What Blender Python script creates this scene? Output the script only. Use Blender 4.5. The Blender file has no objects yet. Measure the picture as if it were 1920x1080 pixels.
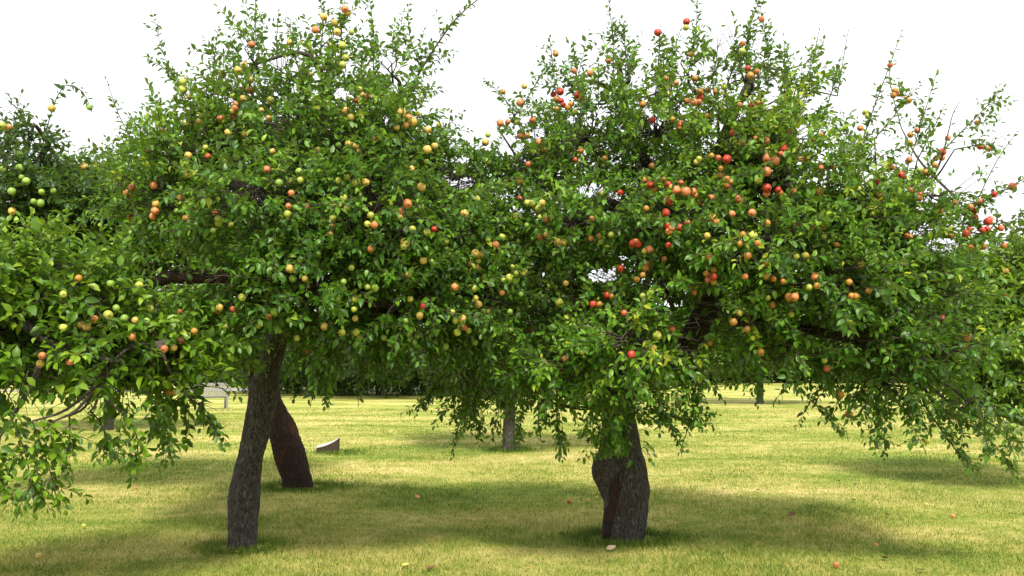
import bpy, math, random
import numpy as np
from mathutils import Vector, Matrix, noise as mnoise

random.seed(7)
RNG = np.random.default_rng(11)
SC = bpy.context.scene
COL = SC.collection

# ------------------------------------------------------------------ camera, sky, sun, exposure
EYE = 1.6
FPX = 1493.0                                   # focal length in pixels of the 1920-wide photograph
PITCH = math.atan(145.0 / FPX)
cam_d = bpy.data.cameras.new('camera')
cam_d.sensor_width = 36.0
cam_d.lens = 36.0 * FPX / 1920.0
cam_d.clip_start = 0.05
cam_d.clip_end = 2000.0
cam = bpy.data.objects.new('camera', cam_d)
COL.objects.link(cam)
cam.location = (0, 0, EYE)
cam.rotation_euler = (math.radians(90) + PITCH, 0, 0)
SC.camera = cam

SUN_ELEV = math.radians(52)
SUN_AZ = math.radians(180 - 12)                # compass bearing from +Y towards +X: behind the camera, a little to its right
world = bpy.data.worlds.new('World')
SC.world = world
world.use_nodes = True
wn, wl = world.node_tree.nodes, world.node_tree.links
wn.clear()
w_out = wn.new('ShaderNodeOutputWorld')
w_bg = wn.new('ShaderNodeBackground')
w_sky = wn.new('ShaderNodeTexSky')
w_sky.sky_type = 'NISHITA'
w_sky.sun_disc = False
w_sky.sun_elevation = SUN_ELEV
w_sky.sun_rotation = SUN_AZ
w_tc = wn.new('ShaderNodeTexCoord')
w_noise = wn.new('ShaderNodeTexNoise')
w_noise.inputs['Scale'].default_value = 2.2
w_noise.inputs['Detail'].default_value = 5
w_ramp = wn.new('ShaderNodeMapRange')
w_ramp.inputs[1].default_value = 0.3
w_ramp.inputs[2].default_value = 0.6
w_ramp.inputs[3].default_value = 0.84
w_ramp.inputs[4].default_value = 1.0
w_mix = wn.new('ShaderNodeMix')
w_mix.data_type = 'RGBA'
w_mix.inputs[7].default_value = (8.4, 8.5, 8.7, 1)     # a bright layer of thin cloud over the sky
wl.new(w_tc.outputs['Generated'], w_noise.inputs['Vector'])
wl.new(w_noise.outputs['Fac'], w_ramp.inputs[0])
wl.new(w_ramp.outputs[0], w_mix.inputs[0])
wl.new(w_sky.outputs[0], w_mix.inputs[6])
wl.new(w_mix.outputs[2], w_bg.inputs['Color'])
w_bg.inputs['Strength'].default_value = 0.10
wl.new(w_bg.outputs[0], w_out.inputs[0])

sun_d = bpy.data.lights.new('sun', 'SUN')
sun_d.energy = 3.5
sun_d.angle = math.radians(10)
sun_d.color = (1.0, 0.95, 0.86)
sun = bpy.data.objects.new('sun', sun_d)
COL.objects.link(sun)
SUN_DIR = Vector((math.sin(SUN_AZ) * math.cos(SUN_ELEV), math.cos(SUN_AZ) * math.cos(SUN_ELEV), math.sin(SUN_ELEV)))
sun.rotation_euler = SUN_DIR.to_track_quat('Z', 'Y').to_euler()

SC.view_settings.view_transform = 'Standard'
SC.view_settings.look = 'None'
SC.view_settings.gamma = 1
SC.view_settings.exposure = 0.78
SC.cycles.max_bounces = 8
SC.cycles.diffuse_bounces = 3
SC.cycles.transmission_bounces = 4

# ------------------------------------------------------------------ pixels of the photograph -> points in the place
CP, SP = math.cos(PITCH), math.sin(PITCH)


def P(px, py, Y):
    """point seen at (px, py) whose ground distance is Y"""
    u, v = (px - 960.0) / FPX, (540.0 - py) / FPX
    dy, dz = CP - v * SP, SP + v * CP
    k = Y / dy
    return np.array((u * k, Y, EYE + dz * k))


def G(px, py):
    """point of the ground seen at (px, py)"""
    u, v = (px - 960.0) / FPX, (540.0 - py) / FPX
    dy, dz = CP - v * SP, SP + v * CP
    k = -EYE / dz
    return np.array((u * k, dy * k, 0.0))


def project(p):
    """world points -> pixels of the photograph and depth"""
    x, y, z = p[:, 0], p[:, 1], p[:, 2] - EYE
    d = y * CP + z * SP
    return 960 + FPX * x / d, 540 - FPX * (-y * SP + z * CP) / d, y


# ------------------------------------------------------------------ helpers
def tag(o, label=None, cat=None, group=None, kind=None):
    if label: o['label'] = label
    if cat: o['category'] = cat
    if group: o['group'] = group
    if kind: o['kind'] = kind
    return o


def empty(name, loc):
    o = bpy.data.objects.new(name, None)
    o.empty_display_size = 0.2
    o.location = tuple(loc)
    COL.objects.link(o)
    return o


def link(name, mesh, parent=None, loc=None):
    o = bpy.data.objects.new(name, mesh)
    COL.objects.link(o)
    if parent is not None:
        o.parent = parent
        o.matrix_parent_inverse = Matrix.Translation(-Vector(parent.location))
    if loc is not None:
        o.location = tuple(loc)
    return o


def fast_mesh(name, verts, loops, totals, mats, smooth=True, mat_idx=None, attrs=None):
    me = bpy.data.meshes.new(name)
    verts = np.asarray(verts, np.float32)
    loops = np.asarray(loops, np.int32)
    totals = np.asarray(totals, np.int32)
    me.vertices.add(len(verts))
    me.vertices.foreach_set('co', verts.ravel())
    me.loops.add(len(loops))
    me.loops.foreach_set('vertex_index', loops)
    me.polygons.add(len(totals))
    starts = np.concatenate(([0], np.cumsum(totals)[:-1])).astype(np.int32)
    me.polygons.foreach_set('loop_start', starts)
    me.polygons.foreach_set('loop_total', totals)
    me.polygons.foreach_set('use_smooth', np.full(len(totals), smooth, bool))
    for m in (mats if isinstance(mats, (list, tuple)) else [mats]):
        me.materials.append(m)
    if mat_idx is not None:
        me.polygons.foreach_set('material_index', np.asarray(mat_idx, np.int32))
    for k, v in (attrs or {}).items():
        a = me.attributes.new(k, 'FLOAT', 'POINT')
        a.data.foreach_set('value', np.asarray(v, np.float32))
    me.update(calc_edges=True)
    return me


class MB:
    """collects quads and triangles into one mesh"""
    def __init__(self):
        self.v, self.l, self.t, self.n = [], [], [], 0

    def add(self, verts, faces):
        verts = np.asarray(verts, float)
        self.v.append(verts)
        for f in faces:
            self.l.extend(i + self.n for i in f)
            self.t.append(len(f))
        self.n += len(verts)

    def box(self, c, s, rz=0.0, tilt=0.0, bevel=0.006):
        """a box with chamfered edges"""
        hx, hy, hz = (v / 2 for v in s)
        b = min(bevel, hx * .6, hy * .6, hz * .6)
        vs, idx = [], {}
        for sx in (-1, 1):
            for sy in (-1, 1):
                for sz in (-1, 1):
                    for ax in range(3):
                        q = [hx - b, hy - b, hz - b]
                        q[ax] = (hx, hy, hz)[ax]
                        idx[sx, sy, sz, ax] = len(vs)
                        vs.append((sx * q[0], sy * q[1], sz * q[2]))
        fs = []
        R = (-1, 1)
        def quad(ax, s):
            o = [a for a in range(3) if a != ax]
            out = []
            for a, bb in ((-1, -1), (1, -1), (1, 1), (-1, 1)):
                k = [0, 0, 0]
                k[ax] = s; k[o[0]] = a; k[o[1]] = bb
                out.append(idx[k[0], k[1], k[2], ax])
            if (s > 0) == (ax == 1):
                out.reverse()
            return out
        for ax in range(3):
            for s in R:
                fs.append(quad(ax, s))
        for ax in range(3):                        # edge strips running along ax
            o = [a for a in range(3) if a != ax]
            for a in R:
                for bb in R:
                    def id_(e, f):
                        k = [0, 0, 0]
                        k[ax] = e; k[o[0]] = a; k[o[1]] = bb
                        return idx[k[0], k[1], k[2], f]
                    fs.append((id_(-1, o[0]), id_(1, o[0]), id_(1, o[1]), id_(-1, o[1])))
        for sx in R:
            for sy in R:
                for sz in R:
                    fs.append([idx[sx, sy, sz, a] for a in range(3)])
        vs = np.array(vs)
        ct, st = math.cos(tilt), math.sin(tilt)
        vs = np.stack((vs[:, 0], vs[:, 1] * ct - vs[:, 2] * st, vs[:, 1] * st + vs[:, 2] * ct), 1)
        vs = vs + np.asarray(c, float)
        cz, sz_ = math.cos(rz), math.sin(rz)
        vs = np.stack((vs[:, 0] * cz - vs[:, 1] * sz_, vs[:, 0] * sz_ + vs[:, 1] * cz, vs[:, 2]), 1)
        self.add(vs, fs)

    def tube(self, pts, rad, segs=6, rough=0.0, ridges=0.0, seed=0, caps=True):
        pts = np.asarray(pts, float)
        rad = np.asarray(rad, float)
        n = len(pts)
        tan = np.gradient(pts, axis=0)
        tan /= np.linalg.norm(tan, axis=1, keepdims=True) + 1e-9
        ref = np.array((1.0, 0, 0)) if abs(tan[0][0]) < 0.8 else np.array((0, 1.0, 0))
        vs = []
        for i in range(n):
            t = tan[i]
            a = ref - t * np.dot(ref, t)
            a /= np.linalg.norm(a)
            ref = a
            b = np.cross(t, a)
            for j in range(segs):
                th = 2 * math.pi * j / segs
                r = rad[i]
                dr = a * math.cos(th) + b * math.sin(th)
                if rough or ridges:
                    q = pts[i] + dr * r
                    nz = mnoise.noise(Vector((q[0] * 5 + seed, q[1] * 5, q[2] * 4)))
                    nz2 = mnoise.noise(Vector((q[0] * 26, q[1] * 26, q[2] * 7 + seed)))
                    nz3 = mnoise.noise(Vector((q[0] * 60, q[1] * 60, q[2] * 26 + seed)))
                    r = r * (1 + rough * nz) + ridges * (nz2 + .5 * nz3)
                vs.append(pts[i] + dr * r)
        fs = []
        for i in range(n - 1):
            for j in range(segs):
                k = (j + 1) % segs
                fs.append((i * segs + j, i * segs + k, (i + 1) * segs + k, (i + 1) * segs + j))
        if caps:
            fs.append(list(range(segs))[::-1])
            fs.append([(n - 1) * segs + j for j in range(segs)])
        self.add(vs, fs)

    def mesh(self, name, mat, smooth=True):
        return fast_mesh(name, np.concatenate(self.v), self.l, self.t, mat, smooth)

    def build(self, name, mat, parent=None, smooth=True):
        return link(name, self.mesh(name, mat, smooth), parent)


def curve(pts, rad, n):
    """Catmull-Rom resampling of points and radii"""
    pts = np.asarray(pts, float)
    rad = np.asarray(rad, float)
    d = np.concatenate((pts, rad[:, None]), 1)
    d = np.concatenate((2 * d[:1] - d[1:2], d, 2 * d[-1:] - d[-2:-1]))
    out = []
    m = len(pts) - 1
    for t in np.linspace(0, m - 1e-6, n):
        i = int(t)
        f = t - i
        p0, p1, p2, p3 = d[i:i + 4]
        out.append(.5 * (2 * p1 + (p2 - p0) * f + (2 * p0 - 5 * p1 + 4 * p2 - p3) * f * f + (3 * p1 - p0 - 3 * p2 + p3) * f ** 3))
    out = np.array(out)
    return out[:, :3], np.maximum(out[:, 3], .001)


# ------------------------------------------------------------------ materials
def new_mat(name):
    m = bpy.data.materials.new(name)
    m.use_nodes = True
    nt = m.node_tree
    b = nt.nodes['Principled BSDF']
    return m, nt.nodes, nt.links, b


def ramp(nodes, stops):
    r = nodes.new('ShaderNodeValToRGB')
    e = r.color_ramp.elements
    while len(e) < len(stops):
        e.new(.5)
    for k, (p, c) in enumerate(stops):
        e[k].position = p
        e[k].color = (*c, 1)
    return r


def noise_node(nodes, links, vec, scale, detail=4, rough=.6, dist=0.0):
    n = nodes.new('ShaderNodeTexNoise')
    n.inputs['Scale'].default_value = scale
    n.inputs['Detail'].default_value = detail
    n.inputs['Roughness'].default_value = rough
    n.inputs['Distortion'].default_value = dist
    if vec is not None:
        links.new(vec, n.inputs['Vector'])
    return n


def mix_col(nodes, links, fac, a, b, mode='MIX'):
    m = nodes.new('ShaderNodeMix')
    m.data_type = 'RGBA'
    m.blend_type = mode
    for sock, v in ((m.inputs[0], fac), (m.inputs[6], a), (m.inputs[7], b)):
        if isinstance(v, (int, float)):
            sock.default_value = v
        elif isinstance(v, tuple):
            sock.default_value = (*v, 1)
        else:
            links.new(v, sock)
    return m.outputs[2]


def leaf_mat(name, stops, under, gloss=.42, trans=.32, trans_col=(.24, .38, .02)):
    m, N, L, b = new_mat(name)
    at = N.new('ShaderNodeAttribute')
    at.attribute_name = 'tone'
    r = ramp(N, stops)
    L.new(at.outputs['Fac'], r.inputs[0])
    geo = N.new('ShaderNodeNewGeometry')
    tc = N.new('ShaderNodeTexCoord')
    nz = noise_node(N, L, tc.outputs['Object'], 60, 3)
    mott = N.new('ShaderNodeMapRange')
    mott.inputs[3].default_value = .78
    mott.inputs[4].default_value = 1.2
    L.new(nz.outputs['Fac'], mott.inputs[0])
    col = mix_col(N, L, 1.0, r.outputs[0], mott.outputs[0], 'MULTIPLY')
    col = mix_col(N, L, geo.outputs['Backfacing'], col, under)
    L.new(col, b.inputs['Base Color'])
    b.inputs['Roughness'].default_value = gloss
    b.inputs['Specular IOR Level'].default_value = .36
    tr = N.new('ShaderNodeBsdfTranslucent')
    tcm = mix_col(N, L, .55, trans_col, r.outputs[0])
    L.new(tcm, tr.inputs['Color'])
    mx = N.new('ShaderNodeMixShader')
    mx.inputs[0].default_value = trans
    L.new(b.outputs[0], mx.inputs[1])
    L.new(tr.outputs[0], mx.inputs[2])
    L.new(mx.outputs[0], N['Material Output'].inputs['Surface'])
    return m


def bark_mat(name, dark, light, stain=None, stain_amt=.5, scale=1.0):
    m, N, L, b = new_mat(name)
    scale *= 1.5
    tc = N.new('ShaderNodeTexCoord')
    mp = N.new('ShaderNodeMapping')
    mp.inputs['Scale'].default_value = (scale, scale, scale * .38)
    L.new(tc.outputs['Object'], mp.inputs[0])
    n1 = noise_node(N, L, mp.outputs[0], 38, 6, .65, .4)
    n2 = noise_node(N, L, tc.outputs['Object'], 4.5, 4, .6)
    vo = N.new('ShaderNodeTexVoronoi')
    vo.feature = 'DISTANCE_TO_EDGE'
    vo.inputs['Scale'].default_value = 30
    wv = mix_col(N, L, .12, mp.outputs[0], n1.outputs['Color'])
    L.new(wv, vo.inputs['Vector'])
    r = ramp(N, [(.30, dark), (.5, tuple((a + c) / 2 for a, c in zip(dark, light))), (.72, light)])
    L.new(n1.outputs['Fac'], r.inputs[0])
    col = r.outputs[0]
    crack = N.new('ShaderNodeMapRange')
    crack.inputs[2].default_value = .12
    crack.inputs[3].default_value = .45
    L.new(vo.outputs['Distance'], crack.inputs[0])
    col = mix_col(N, L, 1.0, col, crack.outputs[0], 'MULTIPLY')
    if stain:
        sr = N.new('ShaderNodeMapRange')
        sr.inputs[1].default_value = .5
        sr.inputs[2].default_value = .68
        sr.inputs[4].default_value = stain_amt
        L.new(n2.outputs['Fac'], sr.inputs[0])
        col = mix_col(N, L, sr.outputs[0], col, stain)
    L.new(col, b.inputs['Base Color'])
    b.inputs['Roughness'].default_value = .85
    b.inputs['Specular IOR Level'].default_value = .2
    hm = N.new('ShaderNodeMath')
    hm.operation = 'MULTIPLY_ADD'
    L.new(crack.outputs[0], hm.inputs[0])
    hm.inputs[1].default_value = .8
    L.new(n1.outputs['Fac'], hm.inputs[2])
    bp = N.new('ShaderNodeBump')
    bp.inputs['Strength'].default_value = .9
    bp.inputs['Distance'].default_value = .035
    L.new(hm.outputs[0], bp.inputs['Height'])
    L.new(bp.outputs[0], b.inputs['Normal'])
    return m


def simple_mat(name, c1, c2, scale=20, rough=.7, bump=.3, bdist=.004, stretch=(1, 1, 1)):
    m, N, L, b = new_mat(name)
    tc = N.new('ShaderNodeTexCoord')
    mp = N.new('ShaderNodeMapping')
    mp.inputs['Scale'].default_value = stretch
    L.new(tc.outputs['Object'], mp.inputs[0])
    n = noise_node(N, L, mp.outputs[0], scale, 5, .65)
    r = ramp(N, [(.3, c1), (.7, c2)])
    L.new(n.outputs['Fac'], r.inputs[0])
    L.new(r.outputs[0], b.inputs['Base Color'])
    b.inputs['Roughness'].default_value = rough
    bp = N.new('ShaderNodeBump')
    bp.inputs['Strength'].default_value = bump
    bp.inputs['Distance'].default_value = bdist
    L.new(n.outputs['Fac'], bp.inputs['Height'])
    L.new(bp.outputs[0], b.inputs['Normal'])
    return m


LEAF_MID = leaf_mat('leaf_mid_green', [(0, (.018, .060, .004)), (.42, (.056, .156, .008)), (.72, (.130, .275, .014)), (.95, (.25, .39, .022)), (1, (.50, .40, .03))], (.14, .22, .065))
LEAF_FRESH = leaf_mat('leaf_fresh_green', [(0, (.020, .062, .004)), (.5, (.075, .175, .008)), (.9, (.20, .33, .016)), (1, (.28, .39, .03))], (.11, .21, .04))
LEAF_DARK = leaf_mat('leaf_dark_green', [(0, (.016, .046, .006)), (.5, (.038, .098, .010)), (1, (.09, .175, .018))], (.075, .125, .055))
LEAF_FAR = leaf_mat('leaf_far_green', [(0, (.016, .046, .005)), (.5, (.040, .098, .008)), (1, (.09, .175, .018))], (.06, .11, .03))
BARK_GREY = bark_mat('bark_grey_brown', (.028, .024, .021), (.21, .188, .168), (.110, .080, .058), .3)
BARK_RED = bark_mat('bark_red_brown', (.020, .013, .009), (.085, .055, .038), (.13, .040, .016), .75)
BARK_OLD = bark_mat('bark_old_hollow', (.028, .024, .021), (.20, .178, .158), (.10, .050, .028), .35)
BARK_PALE = bark_mat('bark_pale_grey', (.05, .043, .036), (.20, .18, .155), (.14, .11, .08), .4)
TWIG = simple_mat('twig_bark', (.030, .022, .016), (.085, .068, .050), 60, .8, .3, .001)
HOLLOW = simple_mat('rotten_wood_painted_shade', (.004, .003, .002), (.042, .014, .006), 30, .9, .6, .01, (1, 1, .3))  # reddish inner wood, with the cavity's shade painted in as near-black


def grass_colour(N, L, fine=True):
    tc = N.new('ShaderNodeTexCoord')
    mp = N.new('ShaderNodeMapping')
    mp.inputs['Scale'].default_value = (.45, 1.0, 1)
    L.new(tc.outputs['Object'], mp.inputs[0])
    n1 = noise_node(N, L, mp.outputs[0], .55, 5, .6, .3)
    n2 = noise_node(N, L, tc.outputs['Object'], 3.2, 5, .65)
    add = N.new('ShaderNodeMath')
    add.operation = 'MULTIPLY_ADD'
    L.new(n2.outputs['Fac'], add.inputs[0])
    add.inputs[1].default_value = .55
    L.new(n1.outputs['Fac'], add.inputs[2])
    return tc, add.outputs[0]


def lawn_mats():
    m, N, L, b = new_mat('lawn_turf')
    tc, f = grass_colour(N, L)
    r = ramp(N, [(.57, (.135, .215, .022)), (.73, (.285, .320, .055)), (.90, (.53, .46, .15)), (1, (.66, .54, .25))])
    L.new(f, r.inputs[0])
    n3 = noise_node(N, L, tc.outputs['Object'], 55, 4, .7)
    mr = N.new('ShaderNodeMapRange')
    mr.inputs[1].default_value = .3
    mr.inputs[2].default_value = .7
    mr.inputs[3].default_value = .55
    mr.inputs[4].default_value = 1.3
    L.new(n3.outputs['Fac'], mr.inputs[0])
    L.new(mix_col(N, L, 1.0, r.outputs[0], mr.outputs[0], 'MULTIPLY'), b.inputs['Base Color'])
    b.inputs['Roughness'].default_value = .9
    b.inputs['Specular IOR Level'].default_value = .15
    bp = N.new('ShaderNodeBump')
    bp.inputs['Strength'].default_value = .7
    bp.inputs['Distance'].default_value = .03
    L.new(n3.outputs['Fac'], bp.inputs['Height'])
    L.new(bp.outputs[0], b.inputs['Normal'])
    g, N, L, b = new_mat('grass_blade')
    tc, f = grass_colour(N, L)
    at = N.new('ShaderNodeAttribute')
    at.attribute_name = 'tone'
    sh = N.new('ShaderNodeMath')
    sh.operation = 'MULTIPLY_ADD'
    L.new(at.outputs['Fac'], sh.inputs[0])
    sh.inputs[1].default_value = .52
    L.new(f, sh.inputs[2])
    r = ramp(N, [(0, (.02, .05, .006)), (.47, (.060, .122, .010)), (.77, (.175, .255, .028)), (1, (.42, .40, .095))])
    r2 = ramp(N, [(0, (.42, .40, .095)), (.35, (.64, .54, .21)), (1, (.80, .68, .40))])
    L.new(sh.outputs[0], r.inputs[0])
    hi = N.new('ShaderNodeMath')
    hi.operation = 'SUBTRACT'
    L.new(sh.outputs[0], hi.inputs[0])
    hi.inputs[1].default_value = 1.0
    L.new(hi.outputs[0], r2.inputs[0])
    gt = N.new('ShaderNodeMath')
    gt.operation = 'GREATER_THAN'
    L.new(sh.outputs[0], gt.inputs[0])
    gt.inputs[1].default_value = 1.0
    col = mix_col(N, L, gt.outputs[0], r.outputs[0], r2.outputs[0])
    L.new(col, b.inputs['Base Color'])
    b.inputs['Roughness'].default_value = .6
    b.inputs['Specular IOR Level'].default_value = .25
    tr = N.new('ShaderNodeBsdfTranslucent')
    L.new(col, tr.inputs['Color'])
    mx = N.new('ShaderNodeMixShader')
    mx.inputs[0].default_value = .3
    L.new(b.outputs[0], mx.inputs[1])
    L.new(tr.outputs[0], mx.inputs[2])
    L.new(mx.outputs[0], N['Material Output'].inputs['Surface'])
    return m, g


LAWN, BLADE = lawn_mats()


def apple_mat(name, ground, blush, amount):
    m, N, L, b = new_mat(name)
    tc = N.new('ShaderNodeTexCoord')
    oi = N.new('ShaderNodeObjectInfo')
    mp = N.new('ShaderNodeVectorMath')
    mp.operation = 'ADD'
    L.new(tc.outputs['Object'], mp.inputs[0])
    sc_ = N.new('ShaderNodeMath')
    sc_.operation = 'MULTIPLY'
    L.new(oi.outputs['Random'], sc_.inputs[0])
    sc_.inputs[1].default_value = 9
    L.new(sc_.outputs[0], mp.inputs[1])
    big = noise_node(N, L, mp.outputs[0], 14, 2, .5)
    sm = noise_node(N, L, mp.outputs[0], 120, 4, .7)
    ma = N.new('ShaderNodeMath')
    ma.operation = 'MULTIPLY_ADD'
    L.new(sm.outputs['Fac'], ma.inputs[0])
    ma.inputs[1].default_value = .28
    L.new(big.outputs['Fac'], ma.inputs[2])
    mr = N.new('ShaderNodeMapRange')
    mr.inputs[1].default_value = .78 - amount * .45
    mr.inputs[2].default_value = .98 - amount * .40
    L.new(ma.outputs[0], mr.inputs[0])
    col = mix_col(N, L, mr.outputs[0], ground, blush)
    vr = N.new('ShaderNodeMapRange')
    vr.inputs[3].default_value = .8
    vr.inputs[4].default_value = 1.18
    L.new(oi.outputs['Random'], vr.inputs[0])
    col = mix_col(N, L, 1.0, col, vr.outputs[0], 'MULTIPLY')
    L.new(col, b.inputs['Base Color'])
    b.inputs['Roughness'].default_value = .42
    b.inputs['Specular IOR Level'].default_value = .4
    b.inputs['Subsurface Weight'].default_value = 0
    return m


APPLE_KIND = {            # letter: (material, words)
    'g': (apple_mat('apple_skin_green', (.20, .34, .045), (.30, .38, .06), .4), 'green'),
    'y': (apple_mat('apple_skin_yellow', (.34, .40, .05), (.50, .46, .09), .5), 'yellow-green'),
    'p': (apple_mat('apple_skin_blush', (.50, .47, .09), (.58, .22, .08), .50), 'pale yellow pink-flushed'),
    'k': (apple_mat('apple_skin_pink', (.56, .31, .09), (.58, .11, .06), .62), 'pinkish orange'),
    'o': (apple_mat('apple_skin_russet', (.44, .25, .04), (.40, .12, .025), .5), 'orange russet'),
    'r': (apple_mat('apple_skin_red', (.48, .12, .03), (.42, .022, .018), .72), 'bright red'),
}
CALYX = simple_mat('apple_calyx', (.015, .010, .006), (.06, .04, .02), 200, .9, .2, .001)

# ------------------------------------------------------------------ the setting: lawn, path
def ground():
    xs = np.linspace(-220, 220, 45)
    ys = np.linspace(-30, 400, 44)
    v = np.array([(x, y, 0.0) for y in ys for x in xs])
    nx = len(xs)
    f = [(j * nx + i, j * nx + i + 1, (j + 1) * nx + i + 1, (j + 1) * nx + i) for j in range(len(ys) - 1) for i in range(nx - 1)]
    me = fast_mesh('lawn', v, [i for q in f for i in q], [4] * len(f), LAWN)
    tag(link('lawn', me), 'mown lawn of mixed green and straw-yellow grass under the apple trees', 'lawn', kind='structure')


ground()
mb = MB()
mb.box((-17, 51.5, .008), (30, 4.2, .03), bevel=.005)
tag(mb.build('path', simple_mat('path_tarmac', (.20, .20, .21), (.30, .30, .31), 8, .9, .2), smooth=False), 'grey path crossing the far lawn behind the bench', 'path', kind='structure')
KERB = simple_mat('kerb_stone', (.26, .25, .23), (.36, .35, .32), 12, .9, .3)
for yk, w in ((49.3, 'near'), (53.75, 'far')):
    mb = MB()
    mb.box((-17, yk, .05), (30, .12, .08), bevel=.02)
    tag(mb.build('path_kerb', KERB, smooth=False), 'pale kerb along the %s edge of the grey far path' % w, 'kerb', kind='structure')

# ------------------------------------------------------------------ leaves
LEAF_T = np.array([(0, 0, 0), (-.22, .27, .05), (0, .25, 0), (.22, .27, .05), (-.235, .62, .055), (0, .62, 0), (.235, .62, .055), (0, 1, 0)], np.float32)
LEAF_LOOPS = np.array([0, 2, 1, 0, 3, 2, 1, 2, 5, 4, 2, 3, 6, 5, 4, 5, 7, 5, 6, 7], np.int32)
LEAF_TOT = np.array([3, 3, 4, 4, 3, 3], np.int32)
CARD_T = np.array([(0, 0, 0), (-.30, .5, .08), (.30, .5, .08), (0, 1, 0)], np.float32)
CARD_LOOPS = np.array([0, 2, 1, 1, 2, 3], np.int32)
CARD_TOT = np.array([3, 3], np.int32)


def unit(a):
    return a / (np.linalg.norm(a, axis=-1, keepdims=True) + 1e-9)


def leaves_mesh(name, pos, dr, nr, size, tone, mat, far=False):
    T, LL, TT = (CARD_T, CARD_LOOPS, CARD_TOT) if far else (LEAF_T, LEAF_LOOPS, LEAF_TOT)
    n, k = len(pos), len(T)
    dr = unit(dr)
    nr = unit(nr - dr * np.sum(nr * dr, 1, keepdims=True))
    sd = np.cross(dr, nr)
    curl = RNG.uniform(-.1, .62, n)[:, None]
    fold = RNG.uniform(.2, 4.0, n)[:, None]
    wid = RNG.uniform(.85, 1.25, n)[:, None]
    u = T[None, :, 0] * wid
    v = T[None, :, 1] * np.ones((n, 1))
    w = T[None, :, 2] * fold - curl * T[None, :, 1] ** 2
    vs = pos[:, None, :] + size[:, None, None] * (u[..., None] * sd[:, None, :] + v[..., None] * dr[:, None, :] + w[..., None] * nr[:, None, :])
    loops = (LL[None, :] + (np.arange(n) * k)[:, None]).ravel()
    return fast_mesh(name, vs.reshape(-1, 3), loops, np.tile(TT, n), mat, True, attrs={'tone': np.repeat(np.clip(tone, 0, 1), k)})


class Foliage:
    """grows twigs and their leaves"""
    def __init__(self, size):
        self.size = size
        self.pos, self.dr, self.nr, self.sz, self.tone = [], [], [], [], []
        self.tw = MB()

    def twig(self, pts, axis, step, tone, r0=.0035, size=None, start=.12, draw=True, droop=.3, upright=False):
        """leaves set in a spiral along a polyline"""
        size = size or self.size
        pts = np.asarray(pts, float)
        seg = np.linalg.norm(np.diff(pts, axis=0), axis=1)
        tot = seg.sum()
        cum = np.concatenate(([0], np.cumsum(seg))) / tot
        n = max(3, int(tot * (1 - start) / step))
        t = np.linspace(start, 1, n) + RNG.normal(0, .012, n)
        t = np.clip(t, 0, 1)
        p = np.stack([np.interp(t, cum, pts[:, k]) for k in range(3)], 1)
        tg = np.stack([np.interp(np.minimum(t + .02, 1), cum, pts[:, k]) - np.interp(np.maximum(t - .06, 0), cum, pts[:, k]) for k in range(3)], 1)
        tg = unit(tg)
        a = np.arange(n) * 2.4 + RNG.uniform(0, 6.28) + RNG.normal(0, .4, n)
        ref = unit(RNG.normal(size=(1, 3)))
        e1 = unit(np.cross(tg, ref))
        e2 = np.cross(tg, e1)
        rad = e1 * np.cos(a)[:, None] + e2 * np.sin(a)[:, None]
        out = unit(p - axis + 1e-6)
        spread = RNG.uniform(.55, 1.1, (n, 1))
        d = tg * RNG.uniform(.25, .8, (n, 1)) + rad * spread + np.array((0, 0, -1.0)) * RNG.uniform(-.1, droop * 1.1, (n, 1)) + out * .15
        d[-1] = tg[-1] + np.array((0, 0, -.15))
        nr = np.array((0, 0, 1.0)) * RNG.uniform(.4, 1.1, (n, 1)) + out * RNG.uniform(0, .5, (n, 1)) + RNG.normal(0, .38, (n, 3))
        if upright:
            nr += tg * .5
        s = size * RNG.uniform(.68, 1.18, n) * (1 - .28 * np.maximum(0, t - .7) / .3)
        self.pos.append(p + unit(d) * .008)
        self.dr.append(d)
        self.nr.append(nr)
        self.sz.append(s)
        self.tone.append(np.clip(tone + RNG.normal(0, .15, n), 0, .97))
        if draw:
            m = len(pts)
            self.tw.tube(pts, np.linspace(r0, r0 * .45, m), 4, caps=False)

    def arrays(self):
        return [np.concatenate(a) for a in (self.pos, self.dr, self.nr, self.sz, self.tone)]


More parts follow.
